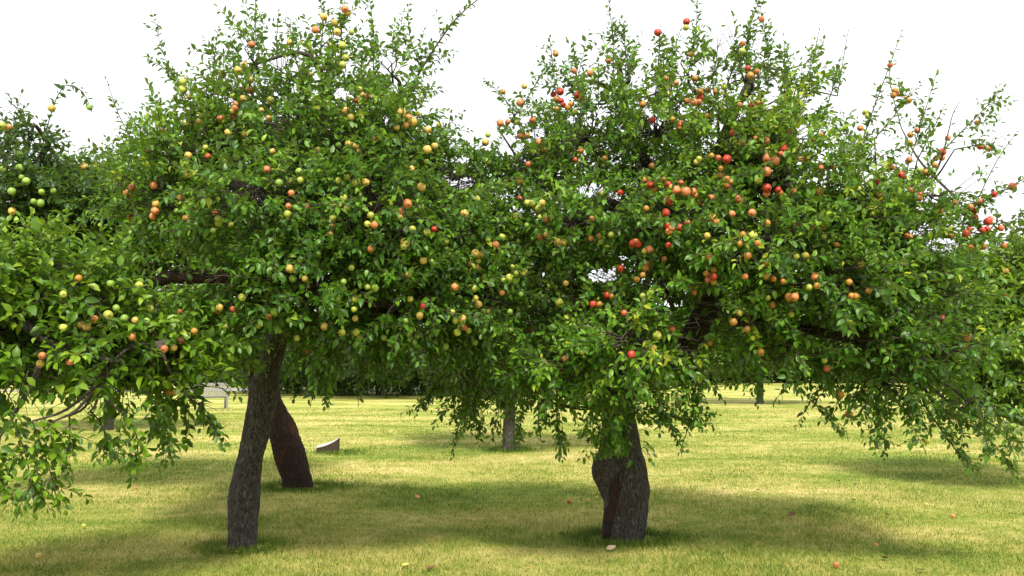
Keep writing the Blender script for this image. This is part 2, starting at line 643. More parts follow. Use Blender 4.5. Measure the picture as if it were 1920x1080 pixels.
# ------------------------------------------------------------------ apples of the photograph: x, y, kind (capital: large, trailing ' : small)
APPLES = """4,236,y 17,238,k' 97,203,p 168,202,g' 36,289,g 4,319,g 37,316,G 41,333,g' 49,340,g 22,359,g 78,360,g' 100,358,g' 63,378,g' 76,381,g 23,396,p
159,313,p 182,315,y 274,282,p 319,288,y 353,292,p 390,293,r' 349,307,y' 349,328,p 248,352,k 238,363,k 288,348,k 292,382,p 291,396,k 287,406,k 343,154,y 343,168,y
355,182,p' 358,212,p 304,243,k' 348,232,p 373,228,p' 386,277,y' 647,17,k 651,24,p 607,32,p 627,43,p 591,56,k 632,60,p 659,61,y' 544,80,p 472,84,k 620,84,p' 642,86,y 649,109,y 642,122,y
582,140,k' 458,123,p 446,132,p 417,140,y 469,150,p 458,165,k' 469,168,k 456,186,p 442,195,p' 440,204,k 434,210,p' 436,219,k' 414,223,k 436,180,y' 406,173,p' 507,188,y 490,207,p' 504,222,p'
681,179,p 693,181,k 669,189,r' 649,209,P 657,221,p 678,216,p' 675,168,y' 428,249,p 459,252,p' 442,297,y 424,304,y' 511,284,p' 501,318,k 564,338,y 546,339,y' 561,322,g 523,343,g 546,362,k' 541,387,k' 539,402,y
404,398,k 409,411,y 410,418,y 433,421,y' 635,272,g' 654,270,p 667,274,P 674,284,y' 705,260,k 635,339,y 650,333,y 669,343,Y 686,342,p 645,372,y 635,385,y 625,385,y' 650,391,y' 695,404,y 702,422,k 689,420,y'
624,409,y 622,422,P 619,439,p 604,418,g 622,458,g 596,281,p' 576,387,k' 753,211,P 767,221,k 773,228,P 749,226,p' 744,240,p' 761,235,k' 784,214,y' 802,244,p 823,234,p' 801,281,P 815,274,p 800,304,y'
771,317,p 790,351,P 764,382,K 751,397,k 750,407,p' 871,401,P 938,231,k 952,229,o' 975,193,k 1000,226,K 970,229,y' 975,255,k' 988,255,o' 1011,267,k 910,267,p 915,253,y' 915,303,y 991,308,k' 975,339,P 975,372,k'
989,381,y 998,382,y 1017,381,p 1010,391,y 952,388,g' 967,406,y 895,373,y' 467,514,g 544,504,P 549,522,g 515,504,g' 597,475,g' 589,497,g' 572,523,p' 454,558,y 411,577,p 408,582,k 437,580,k' 504,594,o 514,585,g 542,600,g'
484,611,y' 423,612,y 441,592,g' 524,620,g' 634,559,g 644,529,g' 659,502,y' 695,467,k' 703,540,g 665,561,y 664,580,y' 608,612,p 641,624,y 668,623,y 674,632,y 666,597,p' 557,634,y' 579,659,k' 689,538,y' 642,660,g' 697,655,g'
773,430,y 801,436,y 814,430,r' 760,455,P 757,462,y 837,453,y' 837,467,g' 794,489,p 765,515,p 853,538,k 889,541,y 892,559,p' 897,571,p 769,561,p' 793,574,r' 787,592,p 848,585,p' 907,584,g' 917,584,p' 866,597,p 871,614,k' 858,623,y 879,620,y' 854,602,y'
891,475,p 900,477,p 896,490,y' 882,494,p 892,501,p 898,506,y' 929,460,k 915,450,y' 941,444,y' 1013,408,y' 1025,411,k 988,423,g' 972,453,y' 958,443,y' 1013,443,k 1024,440,p' 1045,454,p 1056,455,p 960,501,y' 970,502,y 982,512,y 967,512,y'
944,526,y' 955,521,y 965,527,g' 1013,526,g' 1061,531,p' 1048,567,Y 977,552,g' 941,549,k' 998,619,k' 936,625,g' 891,642,g' 956,585,g' 957,619,g' 948,618,g' 782,630,g' 770,619,g' 767,627,g' 769,637,g' 777,643,g' 761,602,g' 731,645,g' 836,650,g' 720,633,g' 809,491,g'
349,410,o 227,484,y 261,535,y 118,552,y 90,552,y 339,371,k' 331,396,g' 244,407,o' 400,433,g' 309,478,g' 207,532,g' 319,534,y' 147,522,o' 124,412,g' 301,566,y 281,578,y 218,578,g' 203,591,Y 233,597,g 178,599,k 254,601,p' 275,602,g' 153,610,p 163,614,p 247,632,k 340,638,k 308,654,k
326,652,p' 76,682,p 79,667,k' 131,679,k' 142,663,y' 330,734,p 317,735,o 364,621,o' 337,586,k' 353,588,k' 119,614,y'
943,172,k' 983,162,p' 1042,101,o' 1076,133,k' 1106,137,k' 1141,114,o' 1050,172,r 1037,177,r' 1044,186,o 1052,189,r' 1056,197,r' 1044,205,o' 1064,202,o' 1070,196,o' 1083,178,r 1089,185,k 1205,196,o 1223,225,r' 1079,300,r' 1089,283,o' 1078,210,y' 1233,61,r 1019,280,o' 1134,297,o'
1287,41,r 1286,52,y' 1428,36,k' 1296,102,o' 1392,82,o' 1392,96,y' 1402,128,r' 1419,134,o' 1407,142,o 1249,147,k' 1268,156,k' 1303,147,o' 1312,172,o 1313,183,r 1301,192,k 1310,193,k 1328,169,o' 1357,164,y' 1342,172,o' 1251,177,y' 1288,189,k' 1387,197,k' 1409,197,r' 1423,193,o' 1326,218,o' 1261,224,o' 1276,233,k
1274,240,o' 1374,250,r 1391,268,o 1417,259,k' 1436,264,k 1472,279,R 1481,249,k' 1334,292,o' 1347,296,k' 1363,299,R 1311,298,y' 1306,304,p' 1439,297,K 1453,302,K 1464,289,k' 1437,322,K 1501,299,k' 1513,298,o' 1352,316,o' 1351,329,k' 1363,336,o 1372,341,o' 1363,349,r' 1422,339,y 1438,353,R 1437,363,k 1459,356,r' 1463,362,o' 1488,358,o'
1208,338,o' 1220,346,r 1216,348,o' 1227,356,o' 1244,337,o' 1253,347,r 1277,343,k' 1259,351,p' 1267,357,K 1253,376,R 1286,360,K 1300,361,K 1309,369,o 1311,380,o 1333,372,k 1386,374,K 1373,401,k' 1336,409,K 1344,416,o' 1410,399,k 1439,418,o' 1497,420,o' 1248,399,r 1251,423,r 1259,428,k' 1254,434,k 1274,428,R 1326,442,p' 1412,442,Y 1420,456,k' 1388,457,o' 1393,440,o' 1253,460,r' 1291,456,g' 1289,418,k' 1222,311,o' 1212,391,o'
1669,122,k' 1678,170,o' 1684,176,r' 1675,179,o' 1700,186,o' 1704,189,o' 1622,211,y' 1627,218,y' 1613,240,k' 1602,275,r' 1720,245,k' 1707,253,o' 1706,268,o' 1833,230,k' 1777,259,k' 1838,275,r' 1854,279,p' 1767,285,r 1755,297,o' 1766,296,k' 1753,310,o' 1724,319,y' 1736,323,o' 1705,300,o' 1672,314,r' 1689,329,R 1527,243,k' 1541,253,k' 1525,262,k' 1539,315,k' 1563,314,o' 1535,359,O 1611,355,y' 1645,342,r' 1649,366,o' 1709,357,k' 1725,364,k' 1898,350,r 1864,364,r' 1837,377,k' 1790,379,o'
1649,378,o' 1764,396,k' 1724,372,o' 1820,388,k' 1827,396,r' 1828,407,r' 1853,415,r 1857,411,k' 1842,432,r' 1851,429,r' 1811,438,r 1818,431,r' 1877,428,k' 1783,442,o' 1700,442,o' 1706,444,o' 1820,464,o' 1810,470,y' 1845,463,o' 1882,461,o' 1544,427,o' 1522,427,o' 1544,445,y' 1569,459,o' 1509,480,y' 1614,498,o' 1692,496,o' 1528,519,k 1532,536,o' 1592,529,o' 1628,546,o' 1605,556,o 1596,555,o' 1767,597,k 1876,550,r 1884,556,o 1886,509,o'
1186,457,r 1196,458,r 1192,453,r' 1208,471,p' 1218,468,k 1164,504,r 1211,503,o 1215,494,o' 1194,524,o' 1205,516,o' 1245,486,k' 1330,481,k 1402,480,o 1436,492,o' 1510,480,o 1493,481,y' 1324,513,o' 1338,506,o' 1338,519,r 1327,525,k' 1338,529,o' 1292,536,o' 1304,539,y' 1301,548,o' 1397,519,k' 1436,519,o' 1450,523,o' 1468,528,o' 1517,539,y' 1480,558,O 1490,557,k 1439,559,y' 1448,572,o 1484,590,y' 1387,587,p' 1375,604,o 1205,555,y' 1170,587,k' 1260,616,k' 1232,629,Y 1184,665,r 1426,660,o 1331,643,o' 1225,652,p' 1401,617,o'
1110,410,k' 1108,447,k' 1123,442,p' 1127,453,y' 1146,440,y' 1163,361,r' 1130,363,p' 1139,554,r 1147,556,o' 1112,571,r 1124,571,o' 1592,777,k 1575,740,o 1550,692,k' 1812,633,o 1808,648,y' 1737,825,y 1546,676,y' 1059,672,k' 1092,660,y'"""


# ------------------------------------------------------------------ trees
# blob: (px, py, rx, ry, depth, rz, density, tone, droop)
TREES = []


def grow(name, label, group, trunk, limbs, blobs, shoots, bark, leafm, leaf=.069, step=.0180, far=False,
         windows=(), holes=(), base=None, tube_segs=12, twig_scale=1.0, dens=1.0, trunk_extra=None, crown_axis=None):
    root = empty(name, base)
    tag(root, label, 'apple tree' if name == 'apple_tree' else 'tree', group)
    skel = []
    # trunk
    if trunk:
        tm = MB()
        for path, rad, n, segs, rough, ridges in trunk:
            pp, rr = curve(path, rad, n)
            tm.tube(pp, rr, segs, rough, ridges, seed=len(TREES) * 3.1)
            skel.append(pp)
        to = tm.build('trunk', bark, root)
        if trunk_extra:
            trunk_extra(to)
    for path, rad in limbs:
        lm = MB()
        pp, rr = curve(path, rad, 10 if far else 26)
        lm.tube(pp, rr, tube_segs, .18, 0 if far else .004, seed=len(path))
        lm.build('limb', bark, root)
        skel.append(pp)
    skel = np.concatenate(skel) if skel else np.array([base])
    fo = Foliage(leaf)
    br = MB()
    axis = np.array(crown_axis if crown_axis is not None else skel.mean(0))
    ell = []
    for bpx, bpy_, rx, ry, dep, rz, dn, tone, droop in blobs:
        c = P(bpx, bpy_, dep)
        R = np.array((rx * dep / FPX, rz, ry * dep / FPX))
        ell.append((c, R))
        # a bough from the nearest wood to the middle of this clump
        dd = np.linalg.norm(skel - c, axis=1) + .4 * np.maximum(0, skel[:, 2] - c[2])
        s = skel[np.argmin(dd)]
        mid = (s + c) / 2 + RNG.normal(0, .08, 3) + np.array((0, 0, .12 * np.linalg.norm(c - s)))
        pp, rr = curve([s, mid, c], [.028, .02, .011], 8)
        br.tube(pp, rr * (1 if not far else 2), 6, .1, 0)
        area = math.pi * R[0] * R[2]
        n = int(area * (230 if not far else 340) * dn * dens / twig_scale ** 2)
        for k in range(n):
            u = unit(RNG.normal(size=3))
            s0 = c + np.maximum(R - .15 * twig_scale, .45 * R) * u * (RNG.uniform(.12, 1) ** .4)
            L = RNG.uniform(.2, .46) * twig_scale
            d = unit(u * (1, .8, .8) + np.array((0, 0, .35 - droop)) + RNG.normal(0, .5, 3))
            t = np.linspace(0, 1, 4)[:, None]
            pts = s0 + d * L * t + np.array((0, 0, -1.0)) * (t ** 2) * L * max(0, droop + RNG.uniform(-.1, .35)) * .42
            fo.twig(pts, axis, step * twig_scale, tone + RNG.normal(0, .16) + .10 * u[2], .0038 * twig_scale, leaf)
            if not far and k % 3 == 0:
                m2 = (c + s0) / 2 + RNG.normal(0, .04, 3)
                qq, rr = curve([c, m2, s0], [.008, .006, .004], 5)
                br.tube(qq, rr, 4, caps=False)
    for sh in shoots:
        pts2, dep, kw = sh
        kw = dict(kw)
        bush = kw.pop('bush', 0)
        r0 = kw.pop('r', .006)
        st = kw.pop('step', step)
        tone = kw.pop('tone', .45)
        dz = kw.pop('dz', 0)
        pts = [P(x, y, dep + dz * i / max(1, len(pts2) - 1)) for i, (x, y) in enumerate(pts2)]
        if len(pts) == 2:
            m = (pts[0] + pts[1]) / 2 + RNG.normal(0, .03, 3)
            pts = [pts[0], m, pts[1]]
        pp, _ = curve(pts, [1] * len(pts), 9)
        dd = np.linalg.norm(skel - pp[0], axis=1)
        s = skel[np.argmin(dd)]
        if np.linalg.norm(s - pp[0]) > .05:
            qq, rr = curve([s, (s + pp[0]) / 2 + np.array((0, 0, -.06)), pp[0]], [r0 * 2.4, r0 * 1.7, r0], 7)
            br.tube(qq, rr, 6, .08, 0)
        fo.twig(pp, axis, st, tone, r0, kw.get('size', leaf * .86), start=.04, upright=True, droop=kw.get('droop', .3))
        for k in range(bush):
            t = RNG.uniform(.05, .85)
            i = t * 8
            q = pp[int(i)] * (1 - i % 1) + pp[min(8, int(i) + 1)] * (i % 1)
            tg = unit(pp[min(8, int(i) + 1)] - pp[int(i)])
            d = unit(tg * .8 + unit(RNG.normal(size=3)) * .9 + np.array((0, 0, .15)))
            L = RNG.uniform(.10, .30) * (1.1 - .5 * t)
            tt = np.linspace(0, 1, 4)[:, None]
            fo.twig(q + d * L * tt + np.array((0, 0, -.12)) * L * tt ** 2, axis, step, tone + RNG.normal(0, .1), .003, kw.get('size', leaf * .86), droop=kw.get('droop', .3))
    T = dict(name=name, root=root, fo=fo, br=br, ell=ell, leafm=leafm, far=far, windows=windows, holes=holes, skel=skel, dep=blobs[0][4] if blobs else base[1], shoots=shoots)
    TREES.append(T)
    return T


def finish(T, apples):
    pos, dr, nr, sz, tone = T['fo'].arrays()
    keep = np.ones(len(pos), bool)
    ctr = pos + unit(dr) * sz[:, None] * .5
    px, py, dep = project(ctr)
    lp = sz * FPX / np.maximum(dep, .5)
    for (x0, y0, x1, y1, w, dl) in T['windows']:       # gaps in the foliage where a bough shows
        vx, vy = x1 - x0, y1 - y0
        t = np.clip(((px - x0) * vx + (py - y0) * vy) / (vx * vx + vy * vy), 0, 1)
        dist = np.hypot(px - x0 - t * vx, py - y0 - t * vy)
        keep &= ~((dist < w + lp * .2) & (dep < dl) & (RNG.random(len(pos)) < .93))
    for (x0, y0, rx, ry) in T['holes']:                # thin places
        q = ((px - x0) / rx) ** 2 + ((py - y0) / ry) ** 2
        keep &= ~((q < 1) & (RNG.random(len(pos)) < .95))
    for a, r in apples:                                # leaves do not grow through an apple nor right before it
        v = ctr - a
        if T['far']:
            continue
        toc = np.array((0, 0, EYE)) - a
        toc /= np.linalg.norm(toc)
        s = v @ toc
        perp = np.linalg.norm(v - s[:, None] * toc, axis=1)
        keep &= ~((s > -r * .6) & (s < .8) & (perp < r * .45 + sz * .20))
    me = leaves_mesh('leaves', pos[keep], dr[keep], nr[keep], sz[keep], tone[keep], T['leafm'], T['far'])
    link('crown', me, T['root'])
    if T['fo'].tw.n:
        tw = T['br']
        tw.v += T['fo'].tw.v
        off = tw.n
        tw.l += [i + off for i in T['fo'].tw.l]
        tw.t += T['fo'].tw.t
        tw.n += T['fo'].tw.n
    if T['br'].n:
        T['br'].build('twigs', TWIG, T['root'])
    print('LEAVES', T['name'], T['root'].name, len(pos), int(keep.sum()))
    return int(keep.sum())


def rows_to_path(rows, dep, extra=0.0):
    """silhouette rows (py, left, right) at a distance -> centre line and radii"""
    path, rad = [], []
    for r in rows:
        y, xl, xr = r[:3]
        d = dep + (r[3] if len(r) > 3 else 0)
        p = P((xl + xr) / 2, y, d)
        path.append(p)
        rad.append((xr - xl) / 2 * d / FPX)
    return path, rad


ORCH = 'apple trees of the orchard'
# --- the leaning tree left of the middle
D1 = G(455, 1028)[1]
p, r = rows_to_path([(1050, 424, 484), (1028, 427, 481), (980, 429, 483), (930, 429, 487), (880, 441, 489), (830, 451, 500), (780, 460, 513), (730, 468, 521), (690, 480, 526), (650, 493, 535), (600, 503, 545), (540, 510, 556)], D1)
p[0][2] = min(p[0][2], -.08)
T1 = grow('apple_tree', 'apple tree with slim grey leaning trunk and pale yellow-green apples, left of centre', ORCH,
  [(p, [q * .96 for q in r], 170, 90, .10, .009)],
  [([P(528, 560, D1), P(500, 480, D1 - .1), P(470, 390, D1), P(430, 320, D1 + .1), P(400, 250, D1)], [.11, .085, .065, .05, .03]),
   ([P(532, 550, D1), P(600, 470, D1 + .1), P(680, 390, D1), P(700, 330, D1), P(745, 200, D1)], [.12, .10, .08, .06, .03]),
   ([P(532, 545, D1), P(640, 560, D1 - .2), P(720, 575, D1 - .3), P(830, 600, D1 - .1)], [.10, .08, .06, .03]),
   ([P(535, 540, D1), P(560, 400, D1 + .3), P(590, 250, D1 + .2), P(620, 120, D1)], [.11, .08, .055, .025]),
   ([P(700, 390, D1), P(780, 350, D1 + .2), P(832, 320, D1 + .3), P(852, 336, D1 + .3)], [.06, .045, .04, .03])],
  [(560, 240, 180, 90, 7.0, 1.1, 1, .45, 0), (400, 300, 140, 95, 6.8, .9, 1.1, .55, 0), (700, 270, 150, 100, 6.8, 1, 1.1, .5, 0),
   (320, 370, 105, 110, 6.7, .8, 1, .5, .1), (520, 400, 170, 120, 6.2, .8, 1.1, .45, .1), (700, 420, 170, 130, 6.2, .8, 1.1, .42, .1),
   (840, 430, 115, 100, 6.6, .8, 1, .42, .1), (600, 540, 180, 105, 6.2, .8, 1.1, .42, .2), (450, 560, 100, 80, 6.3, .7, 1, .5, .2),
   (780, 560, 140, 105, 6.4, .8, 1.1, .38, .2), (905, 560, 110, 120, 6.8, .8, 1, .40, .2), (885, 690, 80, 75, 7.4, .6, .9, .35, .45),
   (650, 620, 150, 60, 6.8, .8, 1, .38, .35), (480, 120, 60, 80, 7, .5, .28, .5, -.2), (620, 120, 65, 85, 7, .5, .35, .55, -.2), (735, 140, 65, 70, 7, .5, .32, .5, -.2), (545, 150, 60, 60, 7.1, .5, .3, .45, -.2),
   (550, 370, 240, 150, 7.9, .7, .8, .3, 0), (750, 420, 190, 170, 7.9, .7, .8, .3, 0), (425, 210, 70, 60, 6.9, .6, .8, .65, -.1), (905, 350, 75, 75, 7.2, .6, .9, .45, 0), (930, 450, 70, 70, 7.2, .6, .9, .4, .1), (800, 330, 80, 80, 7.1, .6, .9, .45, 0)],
  [([(470, 160), (478, -30)], 7, dict(bush=7, step=.03)), ([(410, 180), (410, 55)], 7.2, dict(bush=5)), ([(350, 190), (310, 110), (285, 25)], 7.4, dict(step=.026, bush=5, r=.004)),
   ([(345, 200), (330, 145), (270, 105)], 7.4, dict(bush=3)), ([(640, 130), (655, -30)], 7, dict(bush=10)), ([(560, 130), (545, 35)], 7, dict(bush=6)), ([(600, 100), (600, -10)], 7.1, dict(bush=6)),
   ([(760, 180), (815, 90), (860, 30), (910, -12)], 7, dict(bush=7, r=.011)), ([(700, 130), (690, -20)], 7, dict(bush=5)), ([(790, 130), (765, 10)], 7.1, dict(bush=5)),
   ([(520, 130), (522, 25)], 7.2, dict(bush=4)), ([(270, 300), (225, 220), (200, 150)], 7.6, dict(bush=4, step=.035)), ([(310, 260), (300, 190)], 7.4, dict(bush=4)), ([(820, 320), (845, 215)], 6.9, dict(bush=2)),
   ([(870, 740), (862, 790), (846, 855)], 7.2, dict(bush=5, tone=.3)), ([(880, 730), (905, 805)], 7.2, dict(bush=5, tone=.3)), ([(930, 740), (925, 800)], 7.2, dict(bush=4, tone=.3)), ([(845, 700), (800, 745), (785, 765)], 7.2, dict(bush=4, tone=.3)),
   ([(612, 670), (608, 715), (616, 758)], 6.9, dict(bush=4, tone=.25)), ([(480, 620), (440, 690), (425, 730)], 6.2, dict(bush=3, tone=.6)), ([(560, 640), (585, 690)], 6.2, dict(bush=4, tone=.5)), ([(930, 480), (890, 450)], 6.5, dict(bush=2))],
  BARK_GREY, LEAF_MID, base=(G(455, 1028)[0], D1, 0),
  windows=[(488, 730, 518, 655, 30, D1), (440, 350, 490, 365, 12, 7.2), (692, 340, 700, 390, 11, 7.2), (838, 325, 862, 345, 11, 9), (690, 575, 740, 580, 10, 7)],
  holes=[(958, 272, 26, 20), (866, 342, 26, 14), (862, 300, 20, 8), (725, 225, 8, 10), (640, 175, 16, 12), (525, 115, 18, 12), (408, 745, 31, 38)])

# --- the hollow tree right of the middle
D2 = G(1170, 1012)[1]
p, r = rows_to_path([(1035, 1128, 1210), (1012, 1131, 1206), (985, 1134, 1210), (950, 1143, 1214), (915, 1150, 1216), (880, 1152, 1212), (850, 1143, 1204), (815, 1135, 1198), (770, 1128, 1190, -.1), (720, 1150, 1212, -.1), (680, 1205, 1280, 0), (640, 1262, 1330, 0), (600, 1292, 1352, 0), (565, 1305, 1362, 0), (500, 1310, 1360, 0)], D2)
p[0][2] = min(p[0][2], -.08)
p2, r2 = rows_to_path([(1030, 1127, 1152, -.03), (1005, 1128, 1154, -.05), (970, 1131, 1156, -.06), (935, 1131, 1153, -.05), (914, 1121, 1152, -.02), (893, 1111, 1160, -.02), (874, 1112, 1168, -.02), (848, 1122, 1170, 0), (815, 1128, 1170, 0), (770, 1133, 1175, 0)], D2)


def hollow(to):
    m = MB()
    q, rr = curve([P(1152, 870, D2 - .05), P(1151, 910, D2 - .045), P(1147, 960, D2 - .07), P(1143, 985, D2 - .08), P(1141, 1012, D2 - .08)], [.07, .07, .065, .055, .05], 30)
    m.tube(q, rr, 28, .5, .022)  # solid tube in the cleft; its dark colour stands in for the hollow's shade
    m.build('hollow', HOLLOW, to.parent)


T2 = grow('apple_tree', 'apple tree with stout hollow bulging trunk and orange-red apples, right of centre', ORCH,
  [(p, r, 190, 110, .08, .010), (p2, r2, 110, 64, .10, .008)],
  [([P(1335, 530, D2), P(1290, 440, D2 + .2), P(1230, 340, D2 + .2), P(1180, 240, D2 + .1), P(1160, 120, D2)], [.12, .09, .07, .05, .025]),
   ([P(1335, 520, D2), P(1240, 440, D2 + .1), P(1150, 385, D2 + .1), P(1090, 385, D2), P(1010, 330, D2)], [.10, .075, .06, .045, .03]),
   ([P(1335, 520, D2), P(1340, 400, D2 + .1), P(1350, 280, D2), P(1420, 120, D2)], [.11, .08, .055, .025]),
   ([P(1330, 590, D2), P(1420, 600, D2 - .3), P(1500, 614, D2 - .5), P(1620, 640, D2 - .7), P(1720, 700, D2 - .8)], [.10, .08, .06, .045, .025]),
   ([P(1340, 540, D2), P(1450, 470, D2 - .1), P(1580, 430, D2 - .2), P(1690, 385, D2 - .2), P(1750, 330, D2)], [.11, .085, .05, .03, .014])],
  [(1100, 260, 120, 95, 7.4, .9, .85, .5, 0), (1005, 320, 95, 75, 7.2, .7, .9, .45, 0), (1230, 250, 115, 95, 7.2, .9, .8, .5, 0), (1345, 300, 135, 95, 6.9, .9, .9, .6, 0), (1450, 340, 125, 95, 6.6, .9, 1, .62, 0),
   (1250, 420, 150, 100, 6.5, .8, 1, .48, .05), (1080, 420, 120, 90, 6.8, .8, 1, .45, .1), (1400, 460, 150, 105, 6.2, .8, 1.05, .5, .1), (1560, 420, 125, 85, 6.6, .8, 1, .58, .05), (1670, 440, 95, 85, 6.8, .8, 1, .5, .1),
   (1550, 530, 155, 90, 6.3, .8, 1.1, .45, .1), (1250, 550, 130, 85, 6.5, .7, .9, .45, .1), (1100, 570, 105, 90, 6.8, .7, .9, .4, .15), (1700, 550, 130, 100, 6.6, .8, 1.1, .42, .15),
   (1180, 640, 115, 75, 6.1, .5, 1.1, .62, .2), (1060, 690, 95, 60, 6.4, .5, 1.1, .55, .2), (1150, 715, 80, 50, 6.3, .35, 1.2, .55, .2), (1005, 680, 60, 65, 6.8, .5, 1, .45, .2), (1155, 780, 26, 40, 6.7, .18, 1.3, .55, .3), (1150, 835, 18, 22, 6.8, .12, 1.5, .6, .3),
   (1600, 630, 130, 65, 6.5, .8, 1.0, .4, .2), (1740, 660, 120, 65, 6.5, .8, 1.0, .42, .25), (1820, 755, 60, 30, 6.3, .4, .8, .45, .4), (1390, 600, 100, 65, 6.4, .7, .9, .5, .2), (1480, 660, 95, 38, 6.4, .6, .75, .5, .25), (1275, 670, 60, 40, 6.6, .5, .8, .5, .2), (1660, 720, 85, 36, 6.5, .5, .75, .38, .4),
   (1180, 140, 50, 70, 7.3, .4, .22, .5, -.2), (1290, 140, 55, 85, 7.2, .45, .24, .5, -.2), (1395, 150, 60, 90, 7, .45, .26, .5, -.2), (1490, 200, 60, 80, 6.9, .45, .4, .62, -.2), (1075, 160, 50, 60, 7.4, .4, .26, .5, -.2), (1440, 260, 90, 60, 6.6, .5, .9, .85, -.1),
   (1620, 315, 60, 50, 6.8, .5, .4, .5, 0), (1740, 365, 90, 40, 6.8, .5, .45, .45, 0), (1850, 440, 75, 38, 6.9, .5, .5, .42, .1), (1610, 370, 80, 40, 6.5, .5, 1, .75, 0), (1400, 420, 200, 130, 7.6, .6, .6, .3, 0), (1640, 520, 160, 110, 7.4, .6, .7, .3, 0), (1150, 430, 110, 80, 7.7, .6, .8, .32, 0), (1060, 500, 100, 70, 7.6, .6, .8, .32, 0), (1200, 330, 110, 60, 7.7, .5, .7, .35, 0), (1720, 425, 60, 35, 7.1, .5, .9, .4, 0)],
  [([(1045, 210), (1030, 65)], 7.4, dict(bush=6)), ([(1090, 190), (1075, 80)], 7.4, dict(bush=6)), ([(1150, 170), (1140, -10)], 7.3, dict(bush=7, step=.03)), ([(1180, 130), (1172, 45)], 7.3, dict(bush=5)), ([(1230, 150), (1238, 45)], 7.2, dict(bush=6)), ([(1260, 160), (1275, 60)], 7.2, dict(bush=5)),
   ([(1290, 140), (1308, -25)], 7.2, dict(bush=10)), ([(1330, 170), (1345, 70)], 7.1, dict(bush=5)), ([(1345, 230), (1370, 140), (1405, 75)], 7, dict(bush=14, r=.01)), ([(1400, 150), (1432, -25)], 7, dict(bush=9)), ([(1440, 170), (1425, 10)], 7, dict(bush=7)), ([(1470, 180), (1470, 70)], 7, dict(bush=5, step=.035)),
   ([(1480, 250), (1505, 160), (1545, 75)], 6.9, dict(bush=12, tone=.6)), ([(1530, 260), (1560, 170), (1575, 110)], 6.9, dict(bush=6)), ([(1590, 350), (1625, 240), (1672, 112)], 6.8, dict(bush=16, r=.008, step=.028)), ([(1640, 260), (1690, 200), (1708, 170)], 6.8, dict(bush=9)), ([(1610, 300), (1575, 230)], 6.8, dict(bush=6)),
   ([(1690, 350), (1725, 240), (1755, 140)], 6.8, dict(bush=9, step=.03)), ([(1720, 300), (1770, 200)], 6.9, dict(bush=4)), ([(1700, 360), (1780, 270), (1840, 210), (1880, 165)], 6.8, dict(bush=12, r=.007, step=.03)), ([(1790, 280), (1850, 270), (1870, 280)], 6.8, dict(bush=7)),
   ([(1790, 400), (1850, 375), (1920, 335)], 6.8, dict(bush=9, r=.01)), ([(1800, 420), (1870, 420), (1930, 405)], 6.8, dict(bush=7)), ([(1690, 240), (1668, 140), (1690, 60)], 7.6, dict(step=.05)), ([(1830, 380), (1870, 300), (1905, 250)], 7.4, dict(step=.045, bush=1)), ([(1780, 240), (1800, 190)], 7.4, dict(step=.05)),
   ([(985, 260), (950, 190), (910, 150)], 7.2, dict(bush=4)), ([(940, 250), (985, 190), (1020, 130)], 7.2, dict(bush=6, r=.008)), ([(1570, 180), (1590, 60)], 7.5, dict(step=.06)), ([(1510, 120), (1535, 60)], 7.1, dict(step=.05)),
   ([(1235, 730), (1240, 770), (1285, 850)], 6.5, dict(bush=7, tone=.4)), ([(1215, 750), (1250, 780), (1345, 778)], 6.5, dict(bush=7, tone=.4)), ([(1290, 720), (1300, 770), (1275, 845)], 6.5, dict(bush=6, tone=.4)), ([(1145, 790), (1128, 868)], 6.7, dict(bush=5, tone=.5)), ([(1170, 780), (1180, 850)], 6.6, dict(bush=4, tone=.55)),
   ([(1450, 680), (1500, 730), (1585, 815)], 6.4, dict(bush=10, r=.008, tone=.35)), ([(1640, 740), (1640, 845)], 6.3, dict(bush=6)), ([(1630, 740), (1600, 790)], 6.3, dict(bush=5)), ([(1700, 745), (1735, 845)], 6.3, dict(bush=4)), ([(1740, 770), (1790, 840), (1835, 885)], 6.3, dict(bush=8, r=.008)), ([(1770, 770), (1850, 820), (1918, 900)], 6.3, dict(bush=14, r=.008, tone=.5)), ([(1850, 790), (1920, 840)], 6.3, dict(bush=9, tone=.55)),
   ([(1045, 740), (1050, 825)], 6.5, dict(bush=5)), ([(985, 740), (975, 830)], 6.7, dict(bush=5, tone=.3)), ([(1010, 750), (1015, 830)], 6.5, dict(bush=4)), ([(1400, 660), (1395, 735)], 6.4, dict(bush=5, tone=.4)), ([(1320, 690), (1300, 745)], 6.5, dict(bush=4))],
  BARK_OLD, LEAF_MID, base=(G(1170, 1012)[0], D2, 0), trunk_extra=hollow,
  windows=[(1292, 640, 1332, 572, 20, D2), (1505, 615, 1618, 640, 8, D2), (1195, 312, 1218, 298, 9, 7.6), (1140, 392, 1166, 368, 8, 7.6), (1172, 890, 1175, 1010, 34, D2), (1140, 890, 1140, 1000, 30, D2), (1192, 815, 1200, 880, 13, D2)],
  holes=[(958, 272, 26, 20), (1008, 250, 14, 12), (1130, 516, 30, 16), (1108, 357, 28, 14), (1150, 372, 14, 16), (1225, 172, 12, 10), (1505, 250, 16, 16), (1248, 40, 16, 24), (1355, 60, 22, 50), (1390, 220, 14, 12), (1725, 430, 24, 14), (1765, 460, 34, 16), (1890, 380, 30, 18), (1800, 345, 40, 16)])

